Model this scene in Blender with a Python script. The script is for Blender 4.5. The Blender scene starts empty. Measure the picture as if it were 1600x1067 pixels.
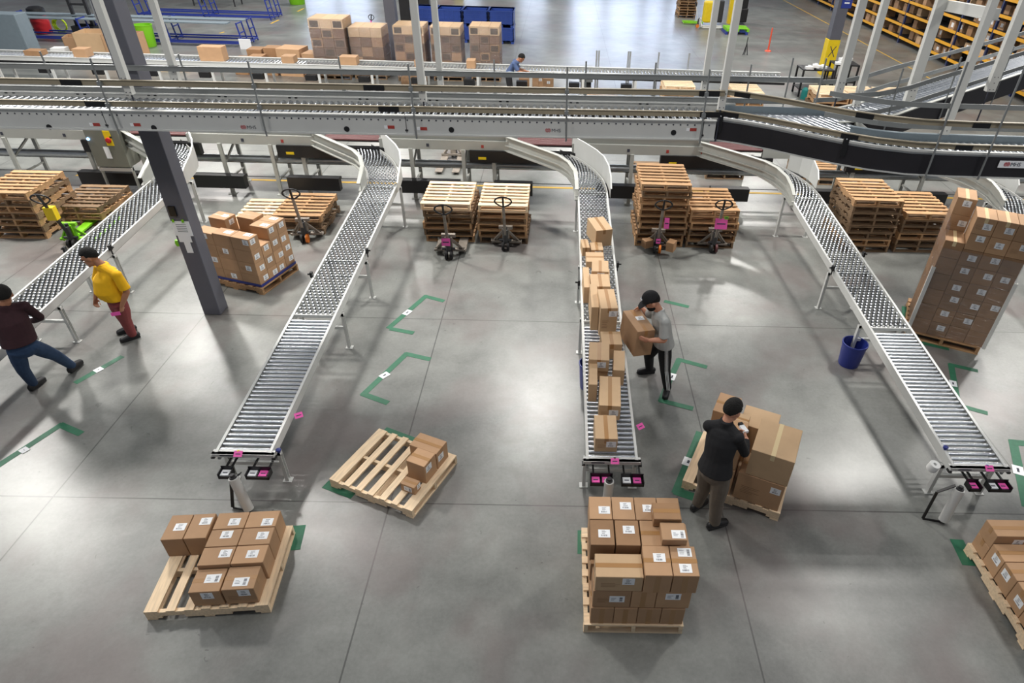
import bpy, math, random
from mathutils import Vector, Matrix
random.seed(7)
PI = math.pi
sc = bpy.context.scene
COL = sc.collection

# ---------------------------------------------------------------- camera
# solved from the floor joint grid, the columns and the pallets (metres; x right, y away, z up)
F, YAW, PITCH, ROLL, CX, CY, H = 1002.33, 0.0203, 0.6353, 0.034, 882.5, 556.05, 6.1928
fw = Vector((math.sin(YAW)*math.cos(PITCH), math.cos(YAW)*math.cos(PITCH), -math.sin(PITCH)))
rt = Vector((math.cos(YAW), -math.sin(YAW), 0)); up = rt.cross(fw)
rt, up = math.cos(ROLL)*rt+math.sin(ROLL)*up, -math.sin(ROLL)*rt+math.cos(ROLL)*up
CAM = Vector((0, 0, H))
cd = bpy.data.cameras.new('camera'); cam = bpy.data.objects.new('camera', cd); COL.objects.link(cam)
cd.sensor_width = 36; cd.lens = F/1600*36; cd.shift_x = (800-CX)/1600; cd.shift_y = (CY-533.5)/1600
cd.clip_end = 300
cam.matrix_world = Matrix(((rt.x, up.x, -fw.x, 0), (rt.y, up.y, -fw.y, 0), (rt.z, up.z, -fw.z, H), (0, 0, 0, 1)))
sc.camera = cam
def ray(x, y): return (x-CX)/F*rt-(y-CY)/F*up+fw
def at(x, y, z=0):                      # where a photo point lies on the level z
    d = ray(x, y); return CAM+d*((z-H)/d.z)
def onY(x, y, Y):                       # ... on the upright plane at distance Y
    d = ray(x, y); return CAM+d*(Y/d.y)

# ---------------------------------------------------------------- world, lamps, exposure
w = bpy.data.worlds.new('world'); sc.world = w; w.use_nodes = True
w.node_tree.nodes['Background'].inputs[0].default_value = (0.80, 0.87, 1.0, 1)
w.node_tree.nodes['Background'].inputs[1].default_value = 0.215
def lamp(x, y, z, e, sx=1.1, sy=1.1, col=(1, .97, .92)):
    e *= 1.3
    l = bpy.data.lights.new('high_bay_lamp', 'AREA'); l.shape = 'RECTANGLE'; l.size = sx; l.size_y = sy; l.energy = e; l.color = col
    o = bpy.data.objects.new('high_bay_lamp', l); COL.objects.link(o); o.location = (x, y, z); return o
LZ = 10.0
for (x, y, e) in [(-16.0, 13.6, 900), (-8.0, 13.4, 1000), (9.0, 12.8, 1000), (-.6, 18.3, 800), (17, 19, 550), (-14, 21, 700),
                  (9.4, 30, 800), (-8, 32, 700), (0, 4.5, 170), (9.5, 3.5, 200), (-9.5, 3.5, 200), (-18, 33, 700), (13, 42, 500), (1, 44, 700), (-12, 46, 700)]:
    lamp(x, y, LZ, e)
sc.view_settings.view_transform = 'Standard'; sc.view_settings.look = 'None'
sc.view_settings.exposure = 0.0; sc.view_settings.gamma = 1.0; sc.view_settings.use_curve_mapping = False

# ---------------------------------------------------------------- materials
def newmat(name):
    m = bpy.data.materials.new(name); m.use_nodes = True
    nt = m.node_tree; b = nt.nodes['Principled BSDF']; return m, nt, b
def srgb(h):
    c = [int(h[i:i+2], 16)/255 for i in (0, 2, 4)]
    return tuple(x/12.92 if x <= .04045 else ((x+.055)/1.055)**2.4 for x in c)+(1,)
def mat(name, col, rough=.5, metal=0, noise=0, scale=8, rnd=0, bump=0, stretch=None, alpha=1, emit=None, es=1, coat=0):
    m, nt, b = newmat(name); N = nt.nodes; L = nt.links
    c = srgb(col) if isinstance(col, str) else col
    b.inputs['Base Color'].default_value = c; b.inputs['Roughness'].default_value = rough; b.inputs['Metallic'].default_value = metal
    if coat: b.inputs['Coat Weight'].default_value = coat
    if alpha < 1: b.inputs['Alpha'].default_value = alpha
    if emit: b.inputs['Emission Color'].default_value = srgb(emit); b.inputs['Emission Strength'].default_value = es
    if noise or rnd or bump:
        tc = N.new('ShaderNodeTexCoord'); mp = N.new('ShaderNodeMapping'); L.new(tc.outputs['Object'], mp.inputs[0])
        if stretch: mp.inputs['Scale'].default_value = stretch
        oi = N.new('ShaderNodeObjectInfo')
        ad = N.new('ShaderNodeVectorMath'); ad.operation = 'ADD'; L.new(mp.outputs[0], ad.inputs[0])
        mm = N.new('ShaderNodeMath'); mm.operation = 'MULTIPLY'; mm.inputs[1].default_value = 37; L.new(oi.outputs['Random'], mm.inputs[0]); L.new(mm.outputs[0], ad.inputs[1])
        nz = N.new('ShaderNodeTexNoise'); nz.inputs['Scale'].default_value = scale; nz.inputs['Detail'].default_value = 5; L.new(ad.outputs[0], nz.inputs[0])
        r = N.new('ShaderNodeMapRange'); r.inputs[1].default_value = .3; r.inputs[2].default_value = .7; r.inputs[3].default_value = 1-noise; r.inputs[4].default_value = 1+noise; L.new(nz.outputs[0], r.inputs[0])
        r2 = N.new('ShaderNodeMapRange'); r2.inputs[3].default_value = 1-rnd; r2.inputs[4].default_value = 1+rnd; L.new(oi.outputs['Random'], r2.inputs[0])
        mu = N.new('ShaderNodeMath'); mu.operation = 'MULTIPLY'; L.new(r.outputs[0], mu.inputs[0]); L.new(r2.outputs[0], mu.inputs[1])
        vm = N.new('ShaderNodeVectorMath'); vm.operation = 'SCALE'; vm.inputs[0].default_value = c[:3]; L.new(mu.outputs[0], vm.inputs['Scale']); L.new(vm.outputs[0], b.inputs['Base Color'])
        if bump:
            bp = N.new('ShaderNodeBump'); bp.inputs['Strength'].default_value = bump; bp.inputs['Distance'].default_value = .02; L.new(nz.outputs[0], bp.inputs['Height']); L.new(bp.outputs[0], b.inputs['Normal'])
    return m
M = {}
M['card'] = mat('cardboard', 'b38e6b', .75, noise=.05, scale=6, rnd=.13)
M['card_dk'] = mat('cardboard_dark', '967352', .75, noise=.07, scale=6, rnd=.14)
M['card_lt'] = mat('cardboard_light', 'c6a681', .7, noise=.04, scale=6, rnd=.08)
M['tape'] = mat('packing_tape', 'a87e50', .3, coat=.3)
M['tape_lt'] = mat('packing_tape_pale', 'dcc79c', .3)
M['label'] = mat('paper_label', 'eef0f2', .6)
M['ink'] = mat('printed_ink', '3a3c48', .7)
M['wood_new'] = mat('pallet_wood_new', 'e9cfac', .7, noise=.13, scale=5, rnd=.1, stretch=(1, 8, 8))
M['wood_mid'] = mat('pallet_wood_used', 'b08a63', .8, noise=.2, scale=4, rnd=.22, stretch=(1, 8, 8))
M['wood_old'] = mat('pallet_wood_weathered', '80684f', .85, noise=.25, scale=4, rnd=.28, stretch=(1, 8, 8))
M['galv'] = mat('galvanised_steel', 'b9bdc0', .35, .75, noise=.06, scale=12)
M['roller'] = mat('zinc_roller', 'c6cacf', .26, .9, noise=.015, scale=10)
M['wheel'] = mat('skate_wheel_steel', 'c9cdd2', .3, .85)
M['axle'] = mat('axle_dark_steel', '6a6d70', .45, .7)  # darker grey steel for the axles and wheel sides
M['frame'] = mat('painted_frame_grey', 'adaea8', .45, .1, noise=.03, scale=3)
M['frame_lt'] = mat('painted_frame_pale', 'cccdca', .4, .1, noise=.03, scale=3)
M['white'] = mat('white_painted_steel', 'd2d2cd', .45, noise=.02, scale=3)
M['greyrail'] = mat('guard_rail_grey', '8c8f8f', .45, .4, noise=.05, scale=4)
M['beige'] = mat('guard_rail_liner', '958b76', .5, noise=.06, scale=4)
M['black'] = mat('black_plastic', '141416', .45)
M['rubber'] = mat('dark_rubber', '1d1c1c', .7)
M['skirt'] = mat('black_side_skirt', '1f1d22', .5, noise=.15, scale=3)
M['maroon'] = mat('maroon_belt', '5a3030', .5)
M['red'] = mat('red_sticker', 'a63c34', .5)
M['logo_red'] = mat('logo_red', 'b83238', .5)
M['pink'] = mat('pink_paper', 'f25fb4', .6)
M['colgrey'] = mat('column_paint', '5c5d66', .5, noise=.04, scale=3)
M['cabinet'] = mat('cabinet_paint', '74756b', .5, noise=.03, scale=3)
M['yellow'] = mat('safety_yellow', 'e5c511', .5, noise=.05)
M['rackyel'] = mat('rack_beam_yellow', 'e3a41d', .5)
M['rackblue'] = mat('rack_upright_blue', '232c52', .5)
M['blue'] = mat('blue_plastic', '2a4796', .45, noise=.06, scale=4)
M['bluebin'] = mat('dark_blue_plastic', '23307e', .4)
M['bluesteel'] = mat('blue_painted_steel', '26388c', .45)
M['lime'] = mat('lime_green_plastic', '7cc41c', .45)
M['green_tape'] = mat('green_floor_tape', '2d6b4f', .55, noise=.12, scale=14)
M['yel_tape'] = mat('yellow_floor_tape', 'd9ae3c', .55, noise=.1, scale=6)
M['wrap_white'] = mat('rolled_film', 'c9c9c6', .3, coat=.3)
M['print'] = mat('faded_carton_print', '8a6a4c', .8)
M['hole'] = mat('carton_inside', '4e3a2a', .9)
M['load'] = mat('load_carton', '73563f', .7, noise=.08, scale=6, rnd=.2)
M['orange'] = mat('orange_wheel', 'e07a26', .5)
M['grimy'] = mat('grimy_jack_steel', '8e857b', .6, .15, noise=.25, scale=9)
M['redpaint'] = mat('red_paint', 'b71f28', .45)
M['steel_blue'] = mat('blue_grey_panel', '76838b', .5, noise=.04)
M['darksteel'] = mat('dark_steel', '3a3a3c', .5, .3)
M['foam'] = mat('white_foam', 'e8e8e6', .8)
M['skin'] = mat('skin_tone', 'a87558', .55); M['skin_lt'] = mat('light_skin_tone', 'd2977b', .55)
M['hair'] = mat('black_hair', '0e0c0a', .9, noise=.4, scale=60, bump=.6)
M['tee_grey'] = mat('light_grey_cotton', 'b4b6b3', .85, noise=.06, scale=14, bump=.25)
M['black_cloth'] = mat('black_cotton', '17171a', .85, noise=.12, scale=14, bump=.3)
M['khaki'] = mat('grey_khaki_cotton', '6f665b', .85, noise=.07, scale=14, bump=.3)
M['maroon_cloth'] = mat('maroon_knit', '361c22', .9, noise=.12, scale=18, bump=.3)
M['denim'] = mat('blue_denim', '2d4464', .85, noise=.12, scale=14, bump=.3)
M['yel_cloth'] = mat('yellow_cotton', 'ecb40c', .85, noise=.05, scale=12, bump=.25)
M['brick_cloth'] = mat('brick_red_cotton', '8f4444', .85, noise=.07, scale=12, bump=.25)
M['bluecloth'] = mat('blue_work_shirt', '4a5c82', .85, noise=.07)
M['shoe'] = mat('black_leather', '1a1a1c', .5)
M['led'] = mat('blue_lamp', '9fd0ff', .4, emit='7fb8ff', es=6)
M['teal'] = mat('teal_plastic', '1d7d78', .5)

def film_mat():
    m, nt, b = newmat('stretch_film'); N = nt.nodes; L = nt.links
    tr = N.new('ShaderNodeBsdfTransparent'); tr.inputs[0].default_value = (.975, .975, .98, 1)
    gl = N.new('ShaderNodeBsdfGlossy'); gl.inputs['Roughness'].default_value = .12
    mx = N.new('ShaderNodeMixShader'); nz = N.new('ShaderNodeTexNoise'); nz.inputs['Scale'].default_value = 3; nz.inputs['Detail'].default_value = 6; nz.inputs['Distortion'].default_value = 1.2
    tc = N.new('ShaderNodeTexCoord'); mp = N.new('ShaderNodeMapping'); mp.inputs['Scale'].default_value = (1, 1, 5); mp.inputs['Rotation'].default_value = (.25, .1, 0)
    L.new(tc.outputs['Object'], mp.inputs[0]); L.new(mp.outputs[0], nz.inputs[0])
    bp = N.new('ShaderNodeBump'); bp.inputs['Strength'].default_value = .9; bp.inputs['Distance'].default_value = .05; L.new(nz.outputs[0], bp.inputs['Height']); L.new(bp.outputs[0], gl.inputs['Normal'])
    mx.inputs[0].default_value = .085; L.new(tr.outputs[0], mx.inputs[1]); L.new(gl.outputs[0], mx.inputs[2])
    L.new(mx.outputs[0], nt.nodes['Material Output'].inputs[0]); return m
M['film'] = film_mat()

def floor_mat():
    m, nt, b = newmat('polished_concrete'); N = nt.nodes; L = nt.links
    tc = N.new('ShaderNodeTexCoord'); sx = N.new('ShaderNodeSeparateXYZ'); L.new(tc.outputs['Object'], sx.inputs[0])
    def mth(op, a, c=None, d=None):
        n = N.new('ShaderNodeMath'); n.operation = op
        for i, v in enumerate((a, c, d)):
            if v is None: continue
            if isinstance(v, (int, float)): n.inputs[i].default_value = v
            else: L.new(v, n.inputs[i])
        return n.outputs[0]
    def lines(s, off, per, wd):
        f = mth('FRACT', mth('ADD', mth('DIVIDE', mth('SUBTRACT', s, off), per), .5))
        return mth('LESS_THAN', mth('MULTIPLY', mth('ABSOLUTE', mth('SUBTRACT', f, .5)), per), wd)
    def nz(scale, det=6, dist=0, rough=.55):
        n = N.new('ShaderNodeTexNoise'); n.inputs['Scale'].default_value = scale; n.inputs['Detail'].default_value = det; n.inputs['Distortion'].default_value = dist; n.inputs['Roughness'].default_value = rough
        L.new(tc.outputs['Object'], n.inputs[0]); return n.outputs[0]
    big, mid, fine, soft = nz(.35, 4, .4), nz(1.1, 9, .15, .62), nz(22, 8, 0, .7), nz(.9, 2, 0)
    j = mth('MAXIMUM', lines(sx.outputs[0], -6.07, 4.09, .009), lines(sx.outputs[1], 5.275, 4.12, .009))
    v = mth('ADD', mth('MULTIPLY', mth('SUBTRACT', big, .5), 1.2), mth('ADD', mth('MULTIPLY', mth('SUBTRACT', mid, .5), 1.5), mth('MULTIPLY', mth('SUBTRACT', fine, .5), .6)))
    v = mth('ADD', v, 1.0)
    # scattered dark scuffs
    v = mth('SUBTRACT', v, mth('MULTIPLY', mth('GREATER_THAN', nz(7, 3, 1.0, .5), .735), .35))
    v = mth('MULTIPLY', v, mth('SUBTRACT', 1, mth('MULTIPLY', j, .62)))
    ramp = N.new('ShaderNodeVectorMath'); ramp.operation = 'SCALE'; ramp.inputs[0].default_value = (.190, .195, .182); L.new(v, ramp.inputs['Scale'])
    # reddish rubbed patches
    pk = N.new('ShaderNodeMapRange'); pk.interpolation_type = 'SMOOTHSTEP'; pk.inputs[1].default_value = .46; pk.inputs[2].default_value = .66; pk.inputs[4].default_value = .55; L.new(nz(.55, 4, .3), pk.inputs[0])
    mix = N.new('ShaderNodeMix'); mix.data_type = 'RGBA'; L.new(pk.outputs[0], mix.inputs[0]); L.new(ramp.outputs[0], mix.inputs[6]); mix.inputs[7].default_value = (.150, .112, .108, 1)
    L.new(mix.outputs[2], b.inputs['Base Color'])
    b.inputs['Roughness'].default_value = .325
    b.inputs['Specular IOR Level'].default_value = .72
    return m
M['floor'] = floor_mat()

# ---------------------------------------------------------------- mesh helpers
class MB:
    def __init__(s): s.v = []; s.f = []; s.m = []; s.T = Matrix.Identity(4)
    def add(s, vs, fs, mi=0):
        k = len(s.v); s.v += [tuple(s.T @ Vector(p)) for p in vs]; s.f += [tuple(i+k for i in f) for f in fs]; s.m += [mi]*len(fs); return s
    def box(s, x0, y0, z0, x1, y1, z1, mi=0):
        return s.add([(x0, y0, z0), (x1, y0, z0), (x1, y1, z0), (x0, y1, z0), (x0, y0, z1), (x1, y0, z1), (x1, y1, z1), (x0, y1, z1)],
                     [(0, 3, 2, 1), (4, 5, 6, 7), (0, 1, 5, 4), (1, 2, 6, 5), (2, 3, 7, 6), (3, 0, 4, 7)], mi)
    def bar(s, a, b, wd, ht, mi=0, upv=(0, 0, 1)):
        a = Vector(a); b = Vector(b); d = (b-a).normalized(); u = Vector(upv)
        if abs(d.dot(u)) > .97: u = Vector((0, 1, 0))
        r = d.cross(u).normalized(); u = r.cross(d).normalized(); r = r*wd/2; u = u*ht/2
        vs = [p+i*r+j*u for p in (a, b) for i, j in ((-1, -1), (1, -1), (1, 1), (-1, 1))]
        return s.add(vs, [(0, 1, 2, 3), (7, 6, 5, 4), (0, 4, 5, 1), (1, 5, 6, 2), (2, 6, 7, 3), (3, 7, 4, 0)], mi)
    def tube(s, a, b, r, n=12, mi=0, r2=None, caps=True):
        a = Vector(a); b = Vector(b); d = (b-a).normalized(); u = Vector((0, 0, 1)) if abs(d.z) < .9 else Vector((1, 0, 0))
        p = d.cross(u).normalized(); q = p.cross(d); r2 = r if r2 is None else r2
        vs = []
        for c, rr in ((a, r), (b, r2)): vs += [c+rr*(math.cos(2*PI*i/n)*p+math.sin(2*PI*i/n)*q) for i in range(n)]
        fs = [(i, (i+1) % n, n+(i+1) % n, n+i) for i in range(n)]
        if caps: fs += [tuple(range(n-1, -1, -1)), tuple(range(n, 2*n))]
        return s.add(vs, fs, mi)
    def path(s, pts, r, n=8, mi=0):
        for a, b in zip(pts, pts[1:]): s.tube(a, b, r, n, mi)
        return s
    def lathe(s, prof, n=20, mi=0, c=(0, 0, 0)):
        k = len(prof); vs = []
        for i in range(n):
            a = 2*PI*i/n; vs += [(c[0]+r*math.cos(a), c[1]+r*math.sin(a), c[2]+z) for r, z in prof]
        fs = [(i*k+j, ((i+1) % n)*k+j, ((i+1) % n)*k+j+1, i*k+j+1) for i in range(n) for j in range(k-1)]
        return s.add(vs, fs, mi)
    def ribbon(s, lo, hi, t, mi=0):          # upright sheet between two polylines, with thickness t
        n = len(lo); lo = [Vector(p) for p in lo]; hi = [Vector(p) for p in hi]; vs = []
        for i in range(n):
            a = lo[max(0, i-1)]; b = lo[min(n-1, i+1)]; d = (b-a); nn = Vector((d.y, -d.x, 0)).normalized()*t/2
            vs += [lo[i]-nn, lo[i]+nn, hi[i]+nn, hi[i]-nn]
        fs = []
        for i in range(n-1):
            k = 4*i
            for j in range(4): fs.append((k+j, k+(j+1) % 4, k+4+(j+1) % 4, k+4+j))
        fs += [(3, 2, 1, 0), (4*n-4, 4*n-3, 4*n-2, 4*n-1)]
        return s.add(vs, fs, mi)
    def mesh(s, name, mats, smooth=False):
        me = bpy.data.meshes.new(name); me.from_pydata(s.v, [], s.f)
        for m_ in (mats if isinstance(mats, (list, tuple)) else [mats]): me.materials.append(M[m_] if isinstance(m_, str) else m_)
        me.polygons.foreach_set('material_index', s.m)
        if smooth: me.polygons.foreach_set('use_smooth', [True]*len(me.polygons))
        me.update()
        if smooth: 
            try: me.set_sharp_from_angle(angle=math.radians(40))
            except Exception: pass
        return me
    def build(s, name, mats, parent=None, *args):     # args in any order: True = smooth, a tuple = location, a float = turn
        smooth, loc, rz = False, (0, 0, 0), 0
        for a in args:
            if isinstance(a, bool): smooth = a
            elif isinstance(a, (tuple, list, Vector)): loc = a
            else: rz = a
        return put(s.mesh(name, mats, smooth), name, parent, loc, rz)
def put(me, name, parent=None, loc=(0, 0, 0), rz=0):
    o = bpy.data.objects.new(name, me); COL.objects.link(o); o.parent = parent; o.location = loc; o.rotation_euler = (0, 0, rz); return o
def tag(o, label=None, cat=None, group=None, kind=None):
    if label: o['label'] = label
    if cat: o['category'] = cat
    if group: o['group'] = group
    if kind: o['kind'] = kind
    return o
def empty(name, loc, rz=0, label=None, cat=None, group=None):
    o = bpy.data.objects.new(name, None); COL.objects.link(o); o.location = loc; o.rotation_euler = (0, 0, rz); o.empty_display_size = .2
    return tag(o, label, cat, group)
SEEN = {}
def copy_tree(o, parent=None):
    c = o.copy(); COL.objects.link(c); c.parent = parent
    for ch in list(o.children): copy_tree(ch, c)
    return c
def bevel(o, wd, seg=2):
    b = o.modifiers.new('bevel', 'BEVEL'); b.width = wd; b.segments = seg; b.limit_method = 'ANGLE'; return o

# ---------------------------------------------------------------- the setting
fl = MB().add([(-45, -4, 0), (40, -4, 0), (40, 62, 0), (-45, 62, 0), (-45, -4, -.2), (40, -4, -.2), (40, 62, -.2), (-45, 62, -.2)],
              [(0, 1, 2, 3), (7, 6, 5, 4), (0, 4, 5, 1), (1, 5, 6, 2), (2, 6, 7, 3), (3, 7, 4, 0)]).build('floor', 'floor')
tag(fl, 'grey polished concrete warehouse floor with saw-cut joints', 'floor', kind='structure')
M['wall'] = mat('wall_paint', '9a9fa3', .8, noise=.03, scale=1)
wb = MB().box(-45, 62, 0, 40, 62.3, 10).build('wall_back', 'wall'); tag(wb, 'far wall of the warehouse behind the open floor', 'wall', kind='structure')
M['daylight'] = mat('daylight_pane', 'ffffff', .4, emit='cfe0ff', es=5.5)
k = 0
for (xa, xb, z0, z1) in [(.9, 3.4, 2.4, 9.6), (4.0, 6.6, 2.4, 9.6), (7.2, 8.6, 2.4, 9.6), (9.4, 11.0, 2.4, 9.6), (12.2, 13.4, 2.4, 6), (-22, -19.4, 2.4, 7.2), (-18.8, -16.4, 2.4, 7.2), (-9.5, -7, 2.4, 4), (-3.6, -1.4, 2.4, 5)]:
    k += 1
    o = MB().box(xa, 61.9, z0, xb, 61.99, z1).build('window_%d' % k, 'daylight'); tag(o, 'tall daylight window panel number %d from the left in the far wall' % k, 'window', kind='structure')

# ---------------------------------------------------------------- pallets
PW, PD, PH = 1.016, 1.219, .14          # boards run along x, stringers along y
PM = {}
for wd in ('new', 'mid', 'old'):
    mm = 'wood_'+wd
    PM[wd] = dict(
        wide=MB().box(0, 0, 0, PW, .135, .02).mesh('deck_board', mm), slim=MB().box(0, 0, 0, PW, .088, .02).mesh('deck_board', mm),
        bot=MB().box(0, 0, 0, PW, .1, .02).mesh('bottom_board', mm))
    s = MB(); s.box(0, 0, .038, .042, PD, .10)
    for a, b in ((0, .15), (.38, .839), (1.069, PD)): s.box(0, a, 0, .042, b, .038)
    PM[wd]['str'] = s.mesh('stringer', mm)
def pallet(x, y, z, rz, wd, label, group=None, gaps=None, miss=(), nslim=5, cat='pallet'):
    t = empty('pallet', (x, y, z), rz, label, cat, group); m = PM[wd]; R = random.Random(hash((round(x*100), round(y*100), round(z*100))))
    for i in range(3): put(m['str'], 'stringer', t, (.002+i*(PW-.046)/2, 0, .02))
    for yy in (0, .56, PD-.1): put(m['bot'], 'bottom_board', t, (0, yy, 0))
    put(m['wide'], 'deck_board', t, (0, 0, .12)); put(m['wide'], 'deck_board', t, (0, PD-.135, .12))
    n = nslim; g = (PD-.27-n*.088)/(n+1)
    for i in range(n):
        if i in miss: continue
        put(m['slim'], 'deck_board', t, (R.uniform(-.006, .006), .135+g+i*(.088+g)+R.uniform(-.008, .008), .12))
    return t
def near_edge_pallet(x, y, rz, wd, label):      # pallet whose long notched stringer faces the camera: x,y = near-left corner
    c, s_ = math.cos(rz), math.sin(rz)
    ox, oy = x-s_*PW, y+c*PW                    # far-left corner
    return pallet(ox, oy, 0, rz-PI/2, wd, label)

# ---------------------------------------------------------------- cartons
def sticker(w_, h_, parent, loc, rot, name='shipping_label', style=0):
    s = MB(); t = .0012
    s.box(0, 0, 0, w_, h_, t, 0)
    R = random.Random(round(loc[0]*999+loc[1]*77+loc[2]*31))
    if style == 0:                               # text lines and a code block
        for i in range(4):
            yy = h_*(.82-.12*i); s.box(w_*.3, yy, t, w_*R.uniform(.5, .7), yy+h_*.035, t*1.5, 1)
        for i in range(9):
            xx = w_*(.22+.06*i); s.box(xx, h_*.16, t, xx+w_*R.choice((.02, .035)), h_*.36, t*1.5, 1)
    else:
        for i in range(12):
            yy = h_*(.12+.062*i); s.box(w_*.66, yy, t, w_*.86, yy+h_*R.choice((.02, .04)), t*1.5, 1)
        for i in range(3):
            yy = h_*(.3+.17*i); s.box(w_*.12, yy, t, w_*R.uniform(.3, .5), yy+h_*.04, t*1.5, 1)
    o = s.build(name, ['label', 'ink'], parent, loc); o.rotation_euler = rot; return o
CARTON = 0
def carton(x, y, z, wd, dp, ht, rz=0, label='', group=None, kind='card', tape='y', lab='', rot3=None, name='cardboard_box', tapem='tape', edge=False):
    """x,y = near-left bottom corner. lab: letters f front, t top, l left, r right (stickers), F/T big ones. tape x/y/None = direction of the tape on the lid"""
    s = MB(); g = .0015
    s.box(0, 0, 0, wd, dp, ht)
    o = s.build(name, kind, None, (x, y, z), rz); bevel(o, .004, 1)
    if rot3: o.rotation_euler = rot3
    tag(o, label, 'box', group)
    tw = .05 if min(wd, dp) > .2 else .035; e = .0012
    if tape:
        s = MB()
        if tape == 'y':
            s.box(wd/2-tw/2, -e, ht-e*.2, wd/2+tw/2, dp+e, ht+e); s.box(wd/2-tw/2, -e, ht-min(.08, ht*.5), wd/2+tw/2, 0, ht+e); s.box(wd/2-tw/2, dp, ht-min(.08, ht*.5), wd/2+tw/2, dp+e, ht+e)
        else:
            s.box(-e, dp/2-tw/2, ht-e*.2, wd+e, dp/2+tw/2, ht+e); s.box(-e, dp/2-tw/2, ht-min(.08, ht*.5), 0, dp/2+tw/2, ht+e); s.box(wd, dp/2-tw/2, ht-min(.08, ht*.5), wd+e, dp/2+tw/2, ht+e)
        s.build('packing_tape', tapem, o)
    if edge:
        s = MB(); s.box(wd*.38, -e, 0, wd*.6, 0, ht*.95); s.build('side_tape', tapem, o)
    R = random.Random(round(x*1000)+round(y*3571)+round(z*97))
    if 'f' in lab.lower() and ht > .22 and wd > .22 and R.random() < .6:
        s = MB()
        for i in range(5): s.box(wd*.12, -.0006, ht*(.30+.06*i), wd*R.uniform(.3, .55), 0, ht*(.315+.06*i))
        s.build('printed_text', 'print', o)
    for ch in lab:
        big = ch.isupper(); lw, lh = (.118, .098) if not big else (.15, .10); c = ch.lower()
        lw = min(lw, wd*.55); 
        if c == 't': lh = min(lh, dp*.6); fy = R.uniform(.1, .9) if 'tT' not in lab else (.9 if big else .15); sticker(lw, lh, o, (R.uniform(.5, .9)*(wd-lw), fy*(dp-lh), ht+.0012), (0, 0, 0), style=1 if big else 0)
        if c == 'f': lh = min(lh, ht*.6); sticker(lw, lh, o, (R.uniform(.45, .95)*(wd-lw), -.0002, (ht-lh)*R.uniform(.5, .92)), (PI/2, 0, 0), style=1 if big else 0)
        if c == 'r': lh = min(lh, ht*.6); sticker(min(lw, dp*.5), lh, o, (wd+.0002, R.uniform(.1, .5)*dp, (ht-lh)*R.uniform(.4, .9)), (PI/2, 0, PI/2), style=1 if big else 0)
        if c == 'l': lh = min(lh, ht*.6); lw = min(lw, dp*.5); sticker(lw, lh, o, (-.0002, dp*R.uniform(.55, .95), (ht-lh)*R.uniform(.4, .9)), (PI/2, 0, -PI/2), style=1 if big else 0)
    return o
def local(x, y, rz, lx, ly): return (x+math.cos(rz)*lx-math.sin(rz)*ly, y+math.sin(rz)*lx+math.cos(rz)*ly)

Z0 = .14
# -- pallet near the lower left corner
ax, ay, aa = -4.10, 3.68, math.radians(5)
near_edge_pallet(ax, ay, aa, 'new', 'pale new wooden pallet at the lower left with bare boards on its left half')
GA = 'cartons on the lower left pallet'
A = [(.49, .035, .305, .275, .235, 'fT', 'x', 'carton with a big lid label, front left on the lower left pallet'),
     (.81, .035, .32, .275, .245, 'fT', 'x', 'carton with a big lid label, front right on the lower left pallet')]
nm = ['just behind the front cartons', 'third back from the front', 'against the far edge']
for r in range(3):
    for c in range(2):
        A.append((.49+c*.335, .315+r*.232, .33, .228, .285, 't', None, 'carton in the %s column of the lower left pallet, %s' % (('left', 'right')[c], nm[r])))
A += [(-.01, .67, .23, .34, .285, 't', None, 'leftmost far carton on the lower left pallet, over the bare boards'), (.225, .67, .235, .34, .285, 't', None, 'second far carton from the left on the lower left pallet')]
for (lx, ly, w_, d_, h_, lb, tp, txt) in A:
    p = local(ax, ay, aa, lx, ly); carton(p[0], p[1], Z0, w_-.005, d_-.005, h_, aa, txt, GA, 'card', tp, lb)
# -- pallet in the middle with three cartons
bx_, by_, ba = -2.77, 5.52, math.radians(-23.4)
near_edge_pallet(bx_, by_, ba, 'new', 'nearly empty pale wooden pallet turned askew in the middle of the floor')
for (x, y, w_, d_, h_, lb, tp, txt) in [(-1.79, 5.57, .26, .25, .30, 'r', 'x', 'upright cardboard box in the middle of the three on the askew pallet'),
        (-1.815, 5.875, .40, .25, .27, 'r', 'x', 'wide cardboard box farthest back on the askew pallet'), (-1.84, 5.36, .20, .13, .125, 'Fr', 'x', 'smallest cardboard box with a big white front label on the askew pallet')]:
    carton(x, y, Z0, w_, d_, h_, ba, txt, 'three boxes on the askew pallet', 'card', tp, lb)
# -- full pallet in the lower middle
cx_, cy_ = .36, 3.62
pallet(cx_, cy_, 0, 0, 'new', 'pale wooden pallet carrying the full block of cartons at the bottom centre')
GC = 'cartons on the full pallet at the bottom centre'
Cb = []
lay = ['bottom', 'second', 'third', 'top']; rows = ['front', 'middle', 'rear']; cols = ['leftmost', 'second from left', 'third from left', 'rightmost']
for r in range(3):
    for c in range(4):
        if r and c in (1, 2): continue
        Cb.append((.06+.237*c, .02+.33*r, 0, .235, .325, .27, '', 'x', r == 0, 'card', 'carton, %s of the %s row, bottom layer, full centre pallet' % (cols[c], rows[r])))
Cb += [(.07, .03, .272, .375, .30, .27, 'F', None, 0, 'card', 'wide carton with a white label, left end of the second layer, full centre pallet'),
       (.447, .03, .272, .245, .30, .27, '', 'x', 1, 'card', 'plain taped carton at the middle of the second layer, full centre pallet'),
       (.694, .03, .272, .34, .30, .27, 'F', None, 0, 'card', 'carton with a white label, right end of the second layer, full centre pallet')]
for r in (1, 2):
    for c in (0, 3): Cb.append((.05+.237*c+(.02 if c else 0),   .335+.325*(r-1), .272, .25, .32, .27, '', None, 0, 'card', 'carton, %s of the %s row, second layer, full centre pallet' % (cols[c], rows[r])))
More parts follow.
